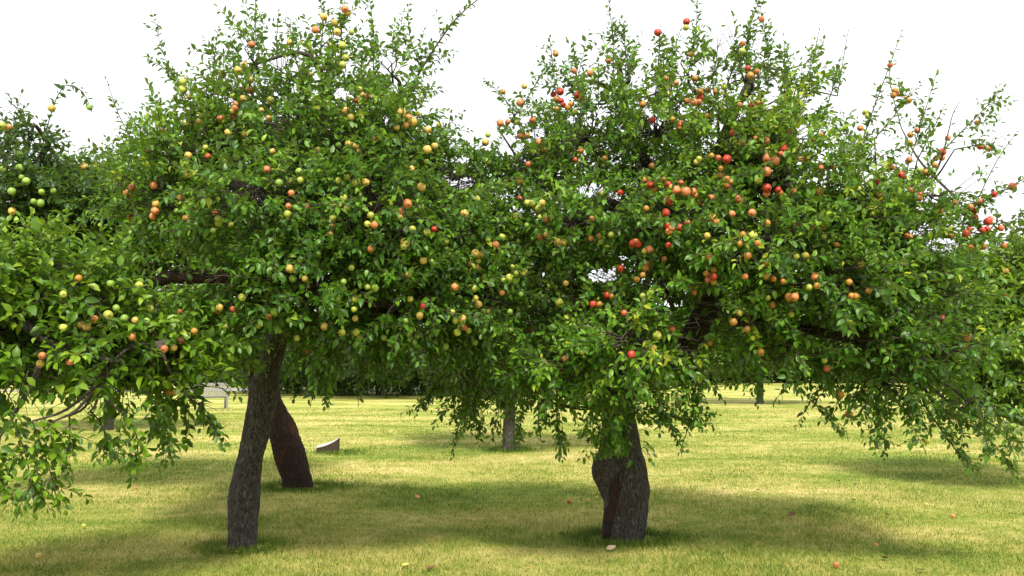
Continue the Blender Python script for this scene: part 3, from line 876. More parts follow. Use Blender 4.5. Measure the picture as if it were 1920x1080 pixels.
# --- the red-barked leaning trunk behind the first tree
D3 = G(560, 914)[1]
p, r = rows_to_path([(928, 528, 592), (912, 531, 586), (890, 528, 580), (850, 515, 570), (810, 505, 556), (770, 497, 535), (720, 475, 515), (650, 440, 480), (580, 405, 445), (520, 360, 400)], D3)
p[0][2] = min(p[0][2], -.08)
T3 = grow('apple_tree', 'apple tree with dark reddish trunk leaning left, standing behind the slim grey trunk', ORCH,
  [(p, r, 140, 90, .10, .016)],
  [([P(415, 560, D3), P(440, 520, D3 - .6), P(380, 520, D3 - 1), P(310, 522, D3 - 1.2), P(245, 560, D3 - 1.2)], [.12, .10, .09, .085, .05]),
   ([P(380, 520, D3), P(330, 420, D3), P(280, 330, D3)], [.13, .08, .04])],
  [(330, 470, 190, 90, 10.2, 1.2, .9, .4, 0), (300, 600, 150, 70, 10.2, 1, .9, .4, .1), (470, 620, 110, 50, 10.4, 1, .9, .35, .2), (230, 350, 110, 60, 10.4, 1, .9, .55, 0), (480, 480, 150, 90, 10.5, 1, .8, .35, 0), (210, 450, 110, 90, 9.6, .8, 1, .5, .1),],
  [([(300, 320), (250, 250), (245, 220)], 10.4, dict(bush=4)), ([(200, 330), (190, 300)], 10.4, dict(bush=4)), ([(260, 330), (280, 270)], 10.2, dict(bush=3)), ([(230, 320), (225, 240)], 10.3, dict(bush=4))],
  BARK_RED, LEAF_MID, leaf=.095, step=.03, base=(G(560, 914)[0], D3, 0),
  windows=[(245, 560, 310, 522, 13, D3), (310, 522, 430, 520, 12, D3)], holes=[(408, 745, 31, 38)])
T3['limb_px'] = True
T1['windows'] = list(T1['windows']) + [(245, 560, 310, 522, 10, D3), (310, 522, 420, 520, 10, D3)]

# --- the near tree at the left edge
DL = 5.3
xl0 = (-330 - 960) / FPX * DL
TL = grow('apple_tree', 'near apple tree at the left edge, its low leafy boughs hanging almost to the grass', ORCH,
  [([(xl0, DL, -.1), (xl0 + .05, DL, .6), (xl0 + .15, DL, 1.2), (xl0 + .3, DL, 1.7)], [.2, .17, .15, .14], 40, 24, .1, .01)],
  [([(xl0 + .3, DL, 1.65), P(-150, 600, DL), P(0, 590, DL - .1), P(110, 650, DL - .2), P(225, 680, DL)], [.10, .07, .045, .028, .014]),
   ([(xl0 + .3, DL, 1.65), P(-150, 540, DL), P(40, 540, DL), P(180, 600, DL)], [.10, .07, .05, .02]),
   ([P(110, 650, DL - .2), P(60, 660, DL), P(0, 650, DL)], [.03, .02, .012]),
   ([P(190, 712, DL), P(222, 668, DL), P(262, 645, DL + .1), P(300, 652, DL + .1)], [.008, .009, .009, .006])],
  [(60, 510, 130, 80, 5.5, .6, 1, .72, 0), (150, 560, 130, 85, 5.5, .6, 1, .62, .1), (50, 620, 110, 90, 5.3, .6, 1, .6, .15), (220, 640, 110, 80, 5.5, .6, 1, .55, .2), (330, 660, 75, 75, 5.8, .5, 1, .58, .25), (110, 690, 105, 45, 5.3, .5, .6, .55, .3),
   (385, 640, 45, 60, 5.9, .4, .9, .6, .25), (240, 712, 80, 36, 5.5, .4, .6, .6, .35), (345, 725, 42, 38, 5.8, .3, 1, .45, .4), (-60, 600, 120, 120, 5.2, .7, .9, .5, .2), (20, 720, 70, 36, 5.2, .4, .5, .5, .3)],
  [([(20, 780), (50, 860), (65, 960)], 5.0, dict(bush=9, tone=.6)), ([(60, 790), (90, 870), (110, 950)], 5.1, dict(bush=7, tone=.65)), ([(0, 820), (10, 930)], 5.0, dict(bush=6, tone=.65)), ([(100, 790), (130, 890)], 5.1, dict(bush=6, tone=.62)), ([(170, 770), (200, 850)], 5.3, dict(bush=5, tone=.45)), ([(230, 770), (245, 905)], 5.4, dict(bush=6, tone=.55)),
   ([(300, 730), (312, 800), (322, 860)], 5.7, dict(bush=5, tone=.35)), ([(360, 750), (376, 800)], 5.8, dict(bush=4, tone=.35)), ([(130, 780), (125, 860)], 5.2, dict(bush=5, tone=.6)), ([(385, 630), (405, 675)], 6, dict(bush=4, tone=.6))],
  BARK_GREY, LEAF_FRESH, base=(xl0, DL, 0), leaf=.082,
  holes=[(408, 745, 31, 38), (20, 735, 22, 16), (80, 770, 50, 18), (250, 745, 28, 14), (150, 765, 24, 14)],
  windows=[(225, 672, 300, 650, 5, DL), (192, 708, 222, 668, 5, DL)])

# --- the darker tree beyond it
DM = 9.2
xm0 = (-60 - 960) / FPX * DM
TM = grow('apple_tree', 'dark-leaved apple tree with small green apples behind the left edge boughs', ORCH,
  [([(xm0, DM, -.1), (xm0 + .05, DM, .8), (xm0 + .1, DM, 1.6), (xm0 + .2, DM, 2.3)], [.2, .17, .15, .12], 40, 22, .1, .01)],
  [([(xm0 + .2, DM, 2.2), P(20, 420, DM), P(60, 330, DM), P(100, 250, DM)], [.11, .08, .05, .02])],
  [(30, 370, 110, 70, 9, .9, 1.1, .35, 0), (110, 385, 90, 55, 9.3, .9, 1.1, .32, 0), (45, 305, 60, 38, 9, .6, 1, .4, 0), (190, 400, 90, 70, 9.3, .8, 1, .45, 0), (70, 450, 120, 60, 9.3, .8, .9, .35, 0), (170, 335, 60, 25, 9.6, .5, .6, .4, 0), (60, 260, 20, 24, 9, .25, 1, .35, 0)],
  [([(30, 290), (25, 230), (40, 175)], 9, dict(bush=7, step=.03)), ([(75, 290), (95, 215), (120, 160), (155, 172), (170, 205)], 9, dict(bush=5, step=.03, r=.008)), ([(5, 290), (-5, 200)], 9, dict(bush=6)), ([(110, 330), (130, 260)], 9.6, dict(step=.05)), ([(20, 270), (50, 200)], 9, dict(bush=4))],
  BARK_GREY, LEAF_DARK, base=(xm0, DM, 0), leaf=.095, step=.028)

# --- the bright tree at the right edge
DR = 11.0
xr0 = (2060 - 960) / FPX * DR
TR = grow('apple_tree', 'bright yellow-green apple tree reaching in from the right edge', ORCH,
  [([(xr0, DR, -.1), (xr0, DR, .8), (xr0 - .1, DR, 1.6), (xr0 - .2, DR, 2.4)], [.2, .17, .15, .12], 30, 20, .1, .01)],
  [([(xr0 - .1, DR, 1.0), P(1960, 800, DR - .3), P(1880, 778, DR - .5), P(1838, 758, DR - .5)], [.07, .05, .03, .015]), ([(xr0 - .2, DR, 2.3), P(1960, 560, DR), P(1850, 560, DR)], [.1, .07, .03])],
  [(1850, 560, 110, 75, 10.6, 1, 1.2, .78, 0), (1900, 640, 120, 80, 10.4, 1, 1.2, .7, .1), (1810, 640, 70, 60, 10.6, .8, 1.1, .65, .1), (1890, 720, 90, 45, 10.6, .8, 1.1, .42, .2), (1960, 560, 120, 110, 10.8, 1.2, 1, .7, 0), (1900, 490, 90, 45, 10.8, .9, 1, .7, 0), (1780, 510, 60, 40, 10.8, .7, .9, .6, 0), (1800, 700, 60, 50, 10.9, .7, 1, .4, .2)],
  [([(1880, 770), (1915, 790)], 10.4, dict(bush=4)), ([(1850, 740), (1840, 770)], 10.4, dict(bush=3))],
  BARK_GREY, LEAF_FRESH, base=(xr0, DR, 0), leaf=.10, step=.034)

# --- trees further back: base pixel, depth by the ground
def back_tree(px, py, w, label, blobs, bark=BARK_GREY, leafm=LEAF_FAR, leaf=.13, top=560, lean=0, far=True, ts=1.6, dens=1.0, group=ORCH):
    g = G(px, py)
    d = g[1]
    hw = w / 2 * d / FPX
    tp = P(px + lean, top, d)
    tr = [([(g[0], d, -.1), (g[0], d, .15), ((g[0] * 2 + tp[0]) / 3, d, tp[2] * .35), ((g[0] + tp[0] * 2) / 3, d, tp[2] * .7), tuple(tp)], [hw * 1.12, hw, hw * .92, hw * .8, hw * .5], 22, 14, .1, .012)]
    bl = [(b[0], b[1], b[2], b[3], d + b[4], b[5], b[6], b[7], b[8]) for b in blobs]
    return grow('apple_tree' if group == ORCH else 'tree', label, group, tr, [], bl, [], bark, leafm, leaf=leaf, step=.034, far=far, base=(g[0], d, 0), twig_scale=ts, dens=dens)


back_tree(955, 845, 24, 'apple tree with short pale straight trunk midway back between the two main trees',
          [(960, 570, 150, 80, 0, 1.8, 1, .4, .1), (1000, 690, 110, 60, 0, 1.2, 1, .38, .3), (890, 660, 110, 70, .3, 1.3, 1, .36, .2), (1010, 470, 90, 60, .2, 1.3, .9, .4, 0), (1080, 610, 100, 70, .3, 1.4, 1, .4, .2), (870, 520, 100, 80, .4, 1.4, .9, .35, .1), (1150, 590, 90, 50, .3, 1.4, 1, .4, .1), (1230, 500, 60, 45, .5, 1.2, .9, .4, 0)], bark=BARK_PALE, leaf=.10, ts=1.25, far=False)
back_tree(203, 806, 18, 'apple tree with dark trunk half hidden behind the left hanging boughs', [(190, 560, 150, 80, 0, 1.8, .9, .4, .1), (90, 620, 120, 70, .3, 1.5, .9, .4, .2), (300, 640, 110, 60, .4, 1.5, .9, .4, .2), (180, 690, 130, 50, .2, 1.4, .9, .45, .3)], leaf=.10, ts=1.25, top=600, far=False)
back_tree(1425, 757, 13, 'slender apple tree with thin dark trunk on the bright right lawn', [(1420, 620, 110, 70, 0, 2.4, 1, .6, .2), (1350, 650, 70, 45, .4, 2, 1, .55, .2), (1500, 650, 80, 45, .3, 2, 1, .55, .2), (1430, 560, 90, 50, .3, 2, .9, .55, 0)], leafm=LEAF_FRESH, leaf=.15, ts=2.0, top=590)
LOW = 'dark low-branched trees in the far shade'
for x, y, lab, sc_ in ((560, 737, 'dark low tree in far shade behind the leaning trunks', 1), (710, 741, 'dark low tree with bent trunk in far shade left of middle', 1), (885, 737, 'dark low tree in far shade left of the pale straight trunk', .9)):
    back_tree(x, y, 11, lab, [(x - 70, 690, 75, 42, 0, 2.4, 1, .3, .2), (x + 70, 690, 80, 42, .5, 2.4, 1, .3, .2), (x, 660, 95, 50, .4, 2.6, 1, .32, .1), (x + 10, 610, 80, 45, .5, 2.4, .9, .35, 0), (x - 40, 708, 60, 22, -.3, 1.6, 1, .35, .3), (x - 30, 640, 90, 40, -5, 2.2, 1, .32, .1), (x + 60, 655, 70, 40, -4.5, 2.2, 1, .32, .1), (x - 10, 695, 60, 20, -4, 1.8, .8, .32, .2), (x + 45, 710, 60, 20, .2, 1.6, 1, .35, .3)],  # clumps set well forward are added to throw shade on the ground
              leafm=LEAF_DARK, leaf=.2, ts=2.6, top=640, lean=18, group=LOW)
back_tree(1326, 722, 6, 'spindly pale-stemmed far tree beside the thin dark trunk', [(1310, 650, 70, 50, 0, 3, 1, .5, .1), (1345, 620, 70, 50, .5, 3, 1, .5, .1), (1300, 610, 60, 40, .5, 2.5, 1, .5, .1)], bark=BARK_PALE, leaf=.24, ts=3.0, top=600)
WOOD = 'tall trees closing the orchard behind'
for k, (x, top, wd, tn, lab) in enumerate(((60, 600, 150, .35, 'far left boundary tree behind the left edge boughs'), (260, 610, 130, .3, 'far boundary tree behind the bench on the left'), (430, 600, 130, .28, 'dark far boundary tree above the grey path'), (1080, 600, 130, .35, 'far boundary tree behind the hollow trunk'), (1230, 590, 120, .4, 'far boundary tree right of the hollow trunk'),
                                           (1420, 585, 120, .5, 'far boundary tree behind the slender dark trunk'), (1570, 590, 120, .45, 'far boundary tree over the bright right lawn'), (1720, 590, 130, .45, 'far boundary tree above the right hanging boughs'), (1880, 590, 130, .5, 'far right boundary tree behind the bright edge tree'))):
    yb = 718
    back_tree(x, yb, 8, lab, [(x - wd * .4, top + 55, wd * .5, 48, 0, 3.5, 1, tn, .1), (x + wd * .4, top + 60, wd * .5, 48, .6, 3.5, 1, tn, .1), (x, top + 30, wd * .5, 42, .5, 3.5, .9, tn + .05, 0), (x - wd * .1, top + 90, wd * .55, 32, -.5, 3, 1, tn, .2)], leaf=.28, ts=3.4, top=top + 60, group=WOOD)

# --- hedge along the far end
def hedge():
    pos, dr, nr, sz, tn = [], [], [], [], []
    n = 70000
    x = RNG.uniform(-50, 50, n)
    z = RNG.uniform(0, 1, n) ** .8 * 3.4 * (1 + .12 * np.sin(x * .9) + .08 * np.sin(x * 2.3 + 1))
    y = 76 + RNG.uniform(-1, 1, n) * (1.1 - .15 * z)
    p = np.stack((x, y, z), 1)
    d = unit(RNG.normal(size=(n, 3)) + np.array((0, -.4, .1)))
    nn = unit(RNG.normal(size=(n, 3)) * .6 + np.array((0, -.5, .7)))
    t = .35 + .18 * np.sin(x * .7) + RNG.normal(0, .13, n)
    me = leaves_mesh('hedge', p, d, nn, np.full(n, .42) * RNG.uniform(.7, 1.2, n), t, LEAF_FAR, True)
    tag(link('hedge', me), 'dark green clipped hedge closing the far end of the lawn', 'hedge')


hedge()

# ------------------------------------------------------------------ apples
def apple_profile(n=11):
    """radius 1 apple: hollow at the stem (top), narrow puckered eye (bottom)"""
    return [(0, .62), (.07, .66), (.2, .82), (.42, .93), (.68, .84), (.9, .56), (1.0, .12), (.95, -.32), (.78, -.66), (.54, -.86), (.32, -.91), (.16, -.86), (.05, -.78), (0, -.76)]


def apple_arrays(segs=16):
    prof = apple_profile()
    vs, fs = [(0, 0, prof[0][1])], []
    rings = prof[1:-1]
    for r, z in rings:
        for j in range(segs):
            th = 2 * math.pi * j / segs
            lob = 1 + .025 * math.cos(5 * th) * (1 if z < -.3 else .3) + .02 * math.cos(2 * th + 1)
            vs.append((r * lob * math.cos(th), r * lob * math.sin(th), z))
    vs.append((0, 0, prof[-1][1]))
    last = len(vs) - 1
    m = len(rings)
    for j in range(segs):
        k = (j + 1) % segs
        fs.append((0, 1 + j, 1 + k))
        for i in range(m - 1):
            fs.append((1 + i * segs + j, 1 + (i + 1) * segs + j, 1 + (i + 1) * segs + k, 1 + i * segs + k))
        fs.append((last, 1 + (m - 1) * segs + k, 1 + (m - 1) * segs + j))
    return np.array(vs), fs


AV, AF = apple_arrays()
AV = AV * .5                                            # unit-diameter apple
APPLE_ME = {}
for kk, (mat, _) in APPLE_KIND.items():
    m = MB()
    m.add(AV, AF)
    APPLE_ME[kk] = m.mesh('apple_' + _.split()[-1].replace('-', '_'), mat)
m = MB()
m.tube(curve([(0, 0, .30), (.01, .01, .42), (.05, .02, .62)], [.03, .025, .035], 5)[0], [.03, .025, .022, .025, .04], 6)
STEM_ME = m.mesh('stem', TWIG)
m = MB()
for j in range(5):                                      # dried sepals round the eye
    th = 2 * math.pi * j / 5
    c, s = math.cos(th), math.sin(th)
    a, b = (-s * .06, c * .06), (c * .15, s * .15)
    m.add([(a[0], a[1], -.385), (-a[0], -a[1], -.385), (b[0] * .9 - a[0] * .4, b[1] * .9 - a[1] * .4, -.455), (b[0] + .0, b[1], -.50), (b[0] * .9 + a[0] * .4, b[1] * .9 + a[1] * .4, -.455)], [(0, 1, 2, 3, 4)])
CALYX_ME = m.mesh('calyx', CALYX)


def front(px, py):
    """front of the nearest crown clump seen at a pixel: (tree, distance)"""
    best, bt, slack = 1e9, None, 1.0
    for grow_by in (1.0, 1.25, 1.7):
        for T in TREES:
            if T['far']:
                continue
            for c, R in T['ell']:
                x, y, _ = project(c[None])
                rx, rz = R[0] * FPX / c[1] * grow_by, R[2] * FPX / c[1] * grow_by
                q = ((px - x[0]) / rx) ** 2 + ((py - y[0]) / rz) ** 2
                if q < 1:
                    d = c[1] - R[1] * math.sqrt(1 - q) * .85
                    if d < best:
                        best, bt = d, T
        if bt:
            return bt, best
    T = T2 if px > 900 else T1
    return T, T['dep']


PAT = []
for tok in APPLES.split():
    x, y, k = tok.split(',')
    small = k.endswith("'")
    k = k[0]
    big = k.isupper()
    T, d = front(float(x), float(y))
    diam = {True: .088, False: .074}[big] if not small else .062
    diam *= random.uniform(.94, 1.06)
    d = d + random.uniform(.03, .16)
    want = (18.0 if big else 14.6 if not small else 11.4) * random.uniform(.95, 1.05)
    diam = min(max(want * d / FPX, .046), .095)          # the size it has in the photograph, within that of a real apple
    PAT.append(dict(x=float(x), y=float(y), k=k.lower(), big=big, small=small, T=T, p=P(float(x), float(y), d), diam=diam, d=d))

TREEWORD = {id(T1): 'slim-trunk tree', id(T2): 'hollow-trunk tree', id(T3): 'red-trunk tree', id(TL): 'left edge tree', id(TM): 'dark left tree', id(TR): 'right edge tree'}
GROUPW = {id(T1): 'apples hanging in the slim-trunked tree', id(T2): 'apples hanging in the hollow-trunked tree', id(T3): 'apples hanging in the red-trunked tree', id(TL): 'apples hanging in the left edge tree', id(TM): 'green apples in the dark left tree', id(TR): 'apples hanging in the right edge tree'}
for a in PAT:
    a['n'] = sum(1 for b in PAT if abs(a['x'] - b['x']) < 24 and abs(a['y'] - b['y']) < 24)
    a['tw'] = TREEWORD.get(id(a['T']), 'midway tree')
    a['gw'] = GROUPW.get(id(a['T']), 'apples hanging in the midway trees')
    a['vis'] = a['diam'] / a['d'] + (.0004 if a['k'] in 'kropy' else 0)
PAT.sort(key=lambda a: -a['vis'])
single, rest = PAT[:300], PAT[300:]
spans = {}
for a in PAT:
    s = spans.setdefault(a['tw'], [1e9, -1e9, 1e9, -1e9])
    s[0], s[1], s[2], s[3] = min(s[0], a['x']), max(s[1], a['x']), min(s[2], a['y']), max(s[3], a['y'])
ORD = ['leftmost', 'second', 'third', 'fourth', 'fifth', 'sixth', 'seventh', 'eighth', 'ninth', 'tenth', 'eleventh', 'twelfth', 'thirteenth', 'fourteenth', 'fifteenth', 'sixteenth']
buckets = {}
for a in single:
    s = spans[a['tw']]
    fx = (a['x'] - s[0]) / max(1, s[1] - s[0])
    fy = (a['y'] - s[2]) / max(1, s[3] - s[2])
    v = ('in top' if fy < .2 else 'high' if fy < .42 else 'midway' if fy < .62 else 'low' if fy < .82 else 'lowest')
    h = 'left' if fx < .34 else 'centre' if fx < .67 else 'right'
    cl = 'lone' if a['n'] == 1 else 'paired' if a['n'] == 2 else 'clustered'
    szw = 'large ' if a['big'] else 'small ' if a['small'] else ''
    a['base'] = '%s %s%s apple, %s %s of %s' % (cl, szw, APPLE_KIND[a['k']][1], v, h, a['tw'])
    buckets.setdefault(a['base'], []).append(a)
for base, lst in buckets.items():
    lst.sort(key=lambda a: a['x'])
    n = len(lst)
    for i, a in enumerate(lst):
        if n == 1:
            a['label'] = base
        elif n == 2:
            a['label'] = base + (', left one of two' if i == 0 else ', right one of two')
        else:
            a['label'] = base + (', leftmost' if i == 0 else ', rightmost' if i == n - 1 else ', %s from left' % ORD[i])


def apple_matrix(a):
    toc = Vector((0, 0, EYE)) - Vector(a['p'])
    toc.normalize()
    eye = Vector((0, 0, -1)) * random.uniform(.35, 1.0) + toc * random.uniform(-.1, .95) + Vector((random.uniform(-.5, .5), random.uniform(-.3, .3), random.uniform(-.2, .3)))
    eye.normalize()
    q = (-eye).to_track_quat('Z', 'Y')
    return q @ Matrix.Rotation(random.uniform(0, 6.28), 3, 'Z').to_quaternion()


protos = {}
for i, a in enumerate(single):
    k = a['k']
    if k not in protos:
        root = link('apple', APPLE_ME[k])
        st = link('stem', STEM_ME); st.parent = root
        ca = link('calyx', CALYX_ME); ca.parent = root
        protos[k] = root
        o = root
    else:
        o = protos[k].copy()
        COL.objects.link(o)
        for ch in protos[k].children:
            c = ch.copy()
            c.parent = o
            COL.objects.link(c)
    o.location = tuple(a['p'])
    o.rotation_mode = 'QUATERNION'
    o.rotation_quaternion = apple_matrix(a)
    f = random.uniform(.92, 1.04)
    o.scale = (a['diam'], a['diam'], a['diam'] * f)
    tag(o, a['label'], 'apple', a['gw'])

verts, loops, tots, mids = [], [], [], []
off = 0
kinds = list(APPLE_KIND)
for a in rest:
    R = np.array(apple_matrix(a).to_matrix())
    v = (AV * a['diam']) @ R.T + a['p']
    verts.append(v)
    for f in AF:
        loops.extend(j + off for j in f)
        tots.append(len(f))
        mids.append(kinds.index(a['k']))
    off += len(v)
me = fast_mesh('small_apples', np.concatenate(verts), loops, tots, [APPLE_KIND[k][0] for k in kinds], True, mids)
tag(link('small_apples', me), 'the many smallest half-hidden apples scattered through the tree crowns', 'apples', kind='stuff')

for T in TREES:
    near = [(a['p'], a['diam'] / 2) for a in PAT if a['d'] > T['dep'] - 2.2] if not T['far'] else []
    finish(T, near)

# ------------------------------------------------------------------ garden bench, plaque block
def bench():
    g = G(428, 767)
    root = empty('garden_bench', g)
    tag(root, 'weathered pale grey wooden bench with slatted back on the far left lawn', 'bench')
    wood = simple_mat('weathered_teak', (.17, .165, .15), (.31, .305, .28), 9, .8, .2, .003, (1, 1, 6))
    ang = math.radians(28)
    Lw, D, H = 1.55, .58, .96
    ca, sa = math.cos(ang), math.sin(ang)

    def put(mb_, name):
        v = np.concatenate(mb_.v)
        v = np.stack((v[:, 0] * ca - v[:, 1] * sa + g[0], v[:, 0] * sa + v[:, 1] * ca + g[1], v[:, 2]), 1)
        mb_.v = [v]
        return mb_.build(name, wood, root, smooth=False)
    # local frame: x from -Lw to 0 (this end at x=0), y from 0 (back) to D (front, away from the camera)
    for x in (-.035, -Lw + .035):
        m = MB(); m.box((x, .04, H / 2), (.065, .065, H)); put(m, 'leg')
        m = MB(); m.box((x, D - .04, .32), (.065, .065, .64)); put(m, 'leg')
        m = MB(); m.box((x, D / 2, .665), (.075, D + .06, .035)); put(m, 'armrest')
        m = MB(); m.box((x, D / 2, .12), (.045, D - .13, .06)); put(m, 'stretcher')
    m = MB()
    for k in range(5):
        m.box((-Lw / 2, .10 + k * .105, .43), (Lw - .15, .085, .025))
    put(m, 'seat')
    m = MB(); m.box((-Lw / 2, .04, H - .05), (Lw - .135, .04, .1)); put(m, 'top_rail')
    m = MB(); m.box((-Lw / 2, .04, .49), (Lw - .135, .04, .06)); put(m, 'back_rail')
    m = MB()
    n = 15
    for k in range(n):
        m.box((-.12 - k * (Lw - .24) / (n - 1), .04, .70), (.062, .02, .365))
    put(m, 'backrest')


bench()


def plaque():
    g = G(615, 848)
    root = empty('plaque_block', g)
    tag(root, 'small dark wedge-shaped wooden block with pale sloping top on the lawn', 'plaque block')
    m = MB()
    w, dp = .375, .24
    n = 9
    prof = []
    for i in range(n):
        t = i / (n - 1)
        prof.append((-w / 2 + w * t, .085 + .055 * t + .095 * t ** 2.2))
    vs, fs = [], []
    for x, z in prof:
        vs += [(x, -dp / 2, -.02), (x, -dp / 2, z), (x, dp / 2, z + .02), (x, dp / 2, -.02)]
    for i in range(n - 1):
        a, b = i * 4, (i + 1) * 4
        fs += [(a, b, b + 1, a + 1), (a + 1, b + 1, b + 2, a + 2), (a + 2, b + 2, b + 3, a + 3)]
    fs += [(0, 1, 2, 3), (4 * n - 4, 4 * n - 1, 4 * n - 2, 4 * n - 3)]
    m.add(np.array(vs) + g, fs)
    m.build('block', simple_mat('dark_timber', (.022, .013, .008), (.065, .040, .022), 16, .85, .5, .006, (1, 1, 3)), root, smooth=False)
    m = MB()
    vs, fs = [], []
    for x, z in prof:
        x = x * 1.03
        vs += [(x, -dp / 2 - .012, z + .004), (x, -dp / 2 - .012, z + .022), (x, dp / 2 + .012, z + .042), (x, dp / 2 + .012, z + .024)]
    for i in range(n - 1):
        a, b = i * 4, (i + 1) * 4
        for k in range(4):
            l = (k + 1) % 4
            fs.append((a + k, b + k, b + l, a + l))
    fs += [(0, 1, 2, 3), (4 * n - 4, 4 * n - 1, 4 * n - 2, 4 * n - 3)]
    m.add(np.array(vs) + g, fs)
    m.build('plate', simple_mat('pale_plate', (.42, .40, .36), (.58, .55, .50), 10, .5, .1), root, smooth=False)


plaque()

# ------------------------------------------------------------------ windfalls and dead leaves on the grass
FALLEN_APPLES = [(1067, 946, 'k', .075, 'orange windfall apple on shaded grass left of the hollow trunk'), (1102, 944, 'p', .06, 'pale half-rotten windfall apple between two others beside the hollow trunk'),
                 (1119, 938, 'p', .055, 'small pale windfall apple closest to the hollow trunk'), (72, 1050, 'p', .06, 'yellow windfall apple on the grass in the bottom left corner'), (255, 919, 'k', .05, 'small pink windfall apple below the left hanging boughs'),
                 (157, 992, 'y', .055, 'yellow-green windfall apple on grass left of the slim trunk'), (1568, 1067, 'k', .062, 'orange-red windfall apple at the bottom edge, right side'), (1787, 973, 'k', .055, 'orange-red windfall apple on grass below the right hanging boughs'),
                 (1737, 952, 'y', .06, 'yellow windfall apple on grass at the right'), (967, 971, 'p', .035, 'tiny whitish windfall apple in the shade between the two trunks'), (1262, 951, 'p', .035, 'tiny pale windfall apple right of the hollow trunk')]
for x, y, k, dm, lab in FALLEN_APPLES:
    dm *= .78
    o = protos[k].copy()
    COL.objects.link(o)
    for ch in protos[k].children:
        c = ch.copy(); c.parent = o; COL.objects.link(c)
    g = G(x, y)
    o.location = (g[0], g[1], dm * .46 + .012)
    o.rotation_quaternion = Matrix.Rotation(random.uniform(.6, 2.2), 3, 'X').to_quaternion() @ Matrix.Rotation(random.uniform(0, 6), 3, 'Z').to_quaternion()
    o.scale = (dm, dm, dm * .95)
    tag(o, lab, 'apple', 'windfall apples on the grass')

DEAD = {'yellow': simple_mat('dead_leaf_yellow', (.55, .45, .06), (.70, .58, .15), 60, .6, .2, .001), 'brown': simple_mat('dead_leaf_brown', (.10, .045, .02), (.26, .12, .05), 60, .7, .2, .001),
        'orange': simple_mat('dead_leaf_orange', (.50, .20, .05), (.62, .33, .10), 60, .7, .2, .001), 'pale': simple_mat('dead_leaf_pale', (.36, .27, .15), (.52, .42, .27), 60, .7, .2, .001), 'dark': simple_mat('dead_leaf_dark', (.018, .012, .010), (.05, .03, .02), 60, .7, .2, .001)}


def dead_leaf_mesh(mat, nm):
    n = 7
    vs, fs = [], []
    for i in range(n):
        t = i / (n - 1)
        w = .27 * math.sin(math.pi * min(1, t * .93 + .03)) ** .8
        z = .30 * (t - .5) ** 2 * 2
        for s in (-1, -.5, 0, .5, 1):
            vs.append((s * w, t - .5, z + .55 * abs(s) ** 1.6 * w + .02 * math.sin(9 * t + 3 * s)))
    for i in range(n - 1):
        for j in range(4):
            a = i * 5 + j
            fs.append((a, a + 1, a + 6, a + 5))
    m = MB()
    m.add(np.array(vs), fs)
    return m.mesh(nm, mat)


dead_me = {k: dead_leaf_mesh(m, 'fallen_leaf_' + k) for k, m in DEAD.items()}
FALLEN = [(783, 937, 'orange', .09, 'orange dead leaf on shaded grass left of the three windfalls'), (1146, 1035, 'pale', .09, 'curled beige dead leaf on grass just in front of the hollow trunk'), (760, 1068, 'yellow', .09, 'yellow fallen leaf at the bottom edge between the two trunks'),
          (1485, 972, 'brown', .10, 'brown curled dead leaf on shaded grass right of the hollow trunk'), (1665, 971, 'pale', .10, 'long pale dead leaf on the grass at the right'), (1534, 1057, 'yellow', .07, 'yellow fallen leaf beside the orange windfall at the bottom edge'),
          (1660, 1053, 'brown', .08, 'brown dead leaf on grass near the bottom right'), (1729, 1076, 'pale', .06, 'small pale leaf at the bottom edge, far right'), (1604, 912, 'dark', .07, 'black fallen leaf on the sunlit edge of the right shade'),
          (1573, 906, 'dark', .045, 'tiny black leaf left of the other black leaf on sunlit grass'), (1356, 921, 'dark', .06, 'dark leaf on shaded grass, first right of the hollow trunk'), (1422, 923, 'dark', .055, 'dark leaf on shaded grass midway across the right shade'),
          (1602, 942, 'brown', .05, 'small brown leaf in the right shade below the black leaf'), (894, 930, 'dark', .05, 'dark leaf on the shade edge midway between the two trunks'), (721, 897, 'brown', .07, 'brown leaf on sunlit grass right of the red trunk'), (990, 1073, 'orange', .05, 'small orange leaf at the bottom edge left of the hollow trunk'),
          (1644, 1028, 'orange', .05, 'small orange leaf on the lower right grass above the brown leaf'), (836, 933, 'pale', .06, 'pale flat leaf in the shade right of the orange leaf'), (444, 1042, 'yellow', .05, 'yellow-green leaf at the foot of the slim trunk'), (808, 1072, 'brown', .08, 'brown leaf at the bottom edge right of the yellow leaf')]
for x, y, k, s, lab in FALLEN:
    o = link('fallen_leaf', dead_me[k])
    g = G(x, y)
    o.location = (g[0], g[1], .028)
    o.rotation_euler = (random.uniform(-.5, .3), random.uniform(-.4, .4), random.uniform(0, 6.28))
    o.scale = (s * 1.25, s, s)
    tag(o, lab, 'fallen leaf', 'dead leaves lying on the grass')

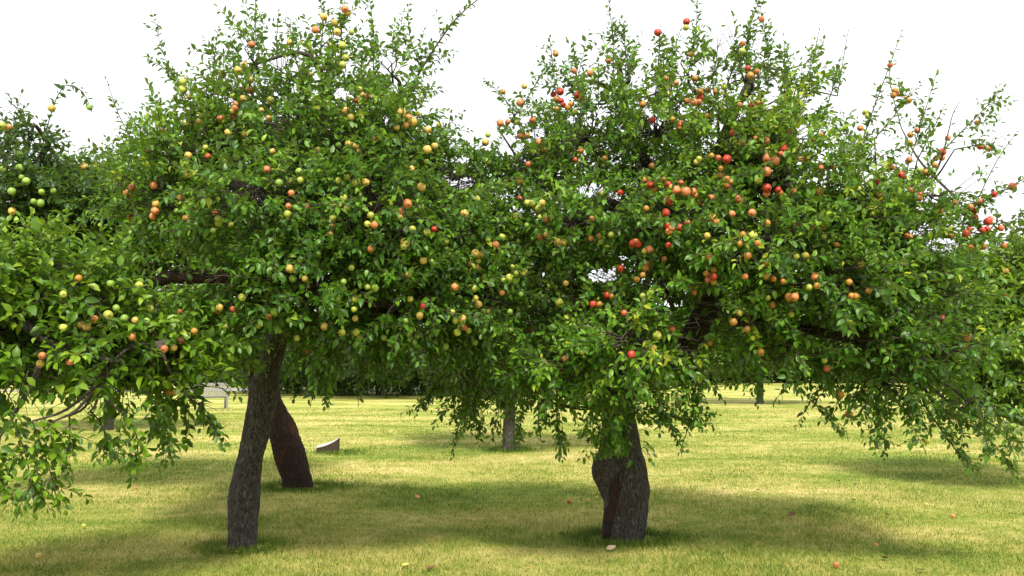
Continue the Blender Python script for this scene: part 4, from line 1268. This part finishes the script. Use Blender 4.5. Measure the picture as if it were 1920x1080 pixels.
# ------------------------------------------------------------------ grass blades
def blades(name, label, n, ysampler, xhalf, hmin, hmax, wd, tone_mean, tone_sd, centre=None):
    if centre is None:
        Y = ysampler(n)
        X = RNG.uniform(-1, 1, n) * (xhalf * Y + .6)
    else:
        a = RNG.uniform(0, 6.283, n)
        rr = centre[2] + np.abs(RNG.normal(0, centre[3], n))
        X, Y = centre[0] + rr * np.cos(a) * 1.35, centre[1] + rr * np.sin(a)
    h = RNG.uniform(hmin, hmax, n) * (1 + .35 * np.sin(X * 2.1 + 1) * np.sin(Y * 1.7))
    a = RNG.uniform(0, 6.283, n)
    sd = np.stack((np.cos(a), np.sin(a), np.zeros(n)), 1)
    ln = RNG.normal(0, .55, (n, 2))
    w = wd * RNG.uniform(.6, 1.3, n) * np.maximum(1, Y / 8)
    p0 = np.stack((X, Y, np.full(n, -.004)), 1)
    mid = p0 + np.stack((ln[:, 0] * h * .3, ln[:, 1] * h * .3, h * .6), 1)
    tip = p0 + np.stack((ln[:, 0] * h, ln[:, 1] * h, h * (1 - .12 * np.abs(ln).sum(1))), 1)
    tip[:, 2] = np.maximum(tip[:, 2], h * .25)
    hw = (w / 2)[:, None]
    vs = np.stack((p0 - sd * hw, p0 + sd * hw, mid - sd * hw * .8, mid + sd * hw * .8, tip), 1).reshape(-1, 3)
    base = np.array([0, 1, 3, 2, 2, 3, 4], np.int32)
    loops = (base[None] + (np.arange(n, dtype=np.int32) * 5)[:, None]).ravel()
    tone = np.repeat(np.clip(RNG.normal(tone_mean, tone_sd, n), -.6, 1.2), 5)
    me = fast_mesh(name, vs, loops, np.tile([4, 3], n), BLADE, True, attrs={'tone': tone})
    tag(link(name, me), label, 'grass', kind='stuff')


blades('grass', 'short mown grass blades of green and straw across the lawn', 520000, lambda n: 4.6 * (30 / 4.6) ** (RNG.uniform(0, 1, n) ** 1.35), .70, .018, .046, .0044, .17, .40)
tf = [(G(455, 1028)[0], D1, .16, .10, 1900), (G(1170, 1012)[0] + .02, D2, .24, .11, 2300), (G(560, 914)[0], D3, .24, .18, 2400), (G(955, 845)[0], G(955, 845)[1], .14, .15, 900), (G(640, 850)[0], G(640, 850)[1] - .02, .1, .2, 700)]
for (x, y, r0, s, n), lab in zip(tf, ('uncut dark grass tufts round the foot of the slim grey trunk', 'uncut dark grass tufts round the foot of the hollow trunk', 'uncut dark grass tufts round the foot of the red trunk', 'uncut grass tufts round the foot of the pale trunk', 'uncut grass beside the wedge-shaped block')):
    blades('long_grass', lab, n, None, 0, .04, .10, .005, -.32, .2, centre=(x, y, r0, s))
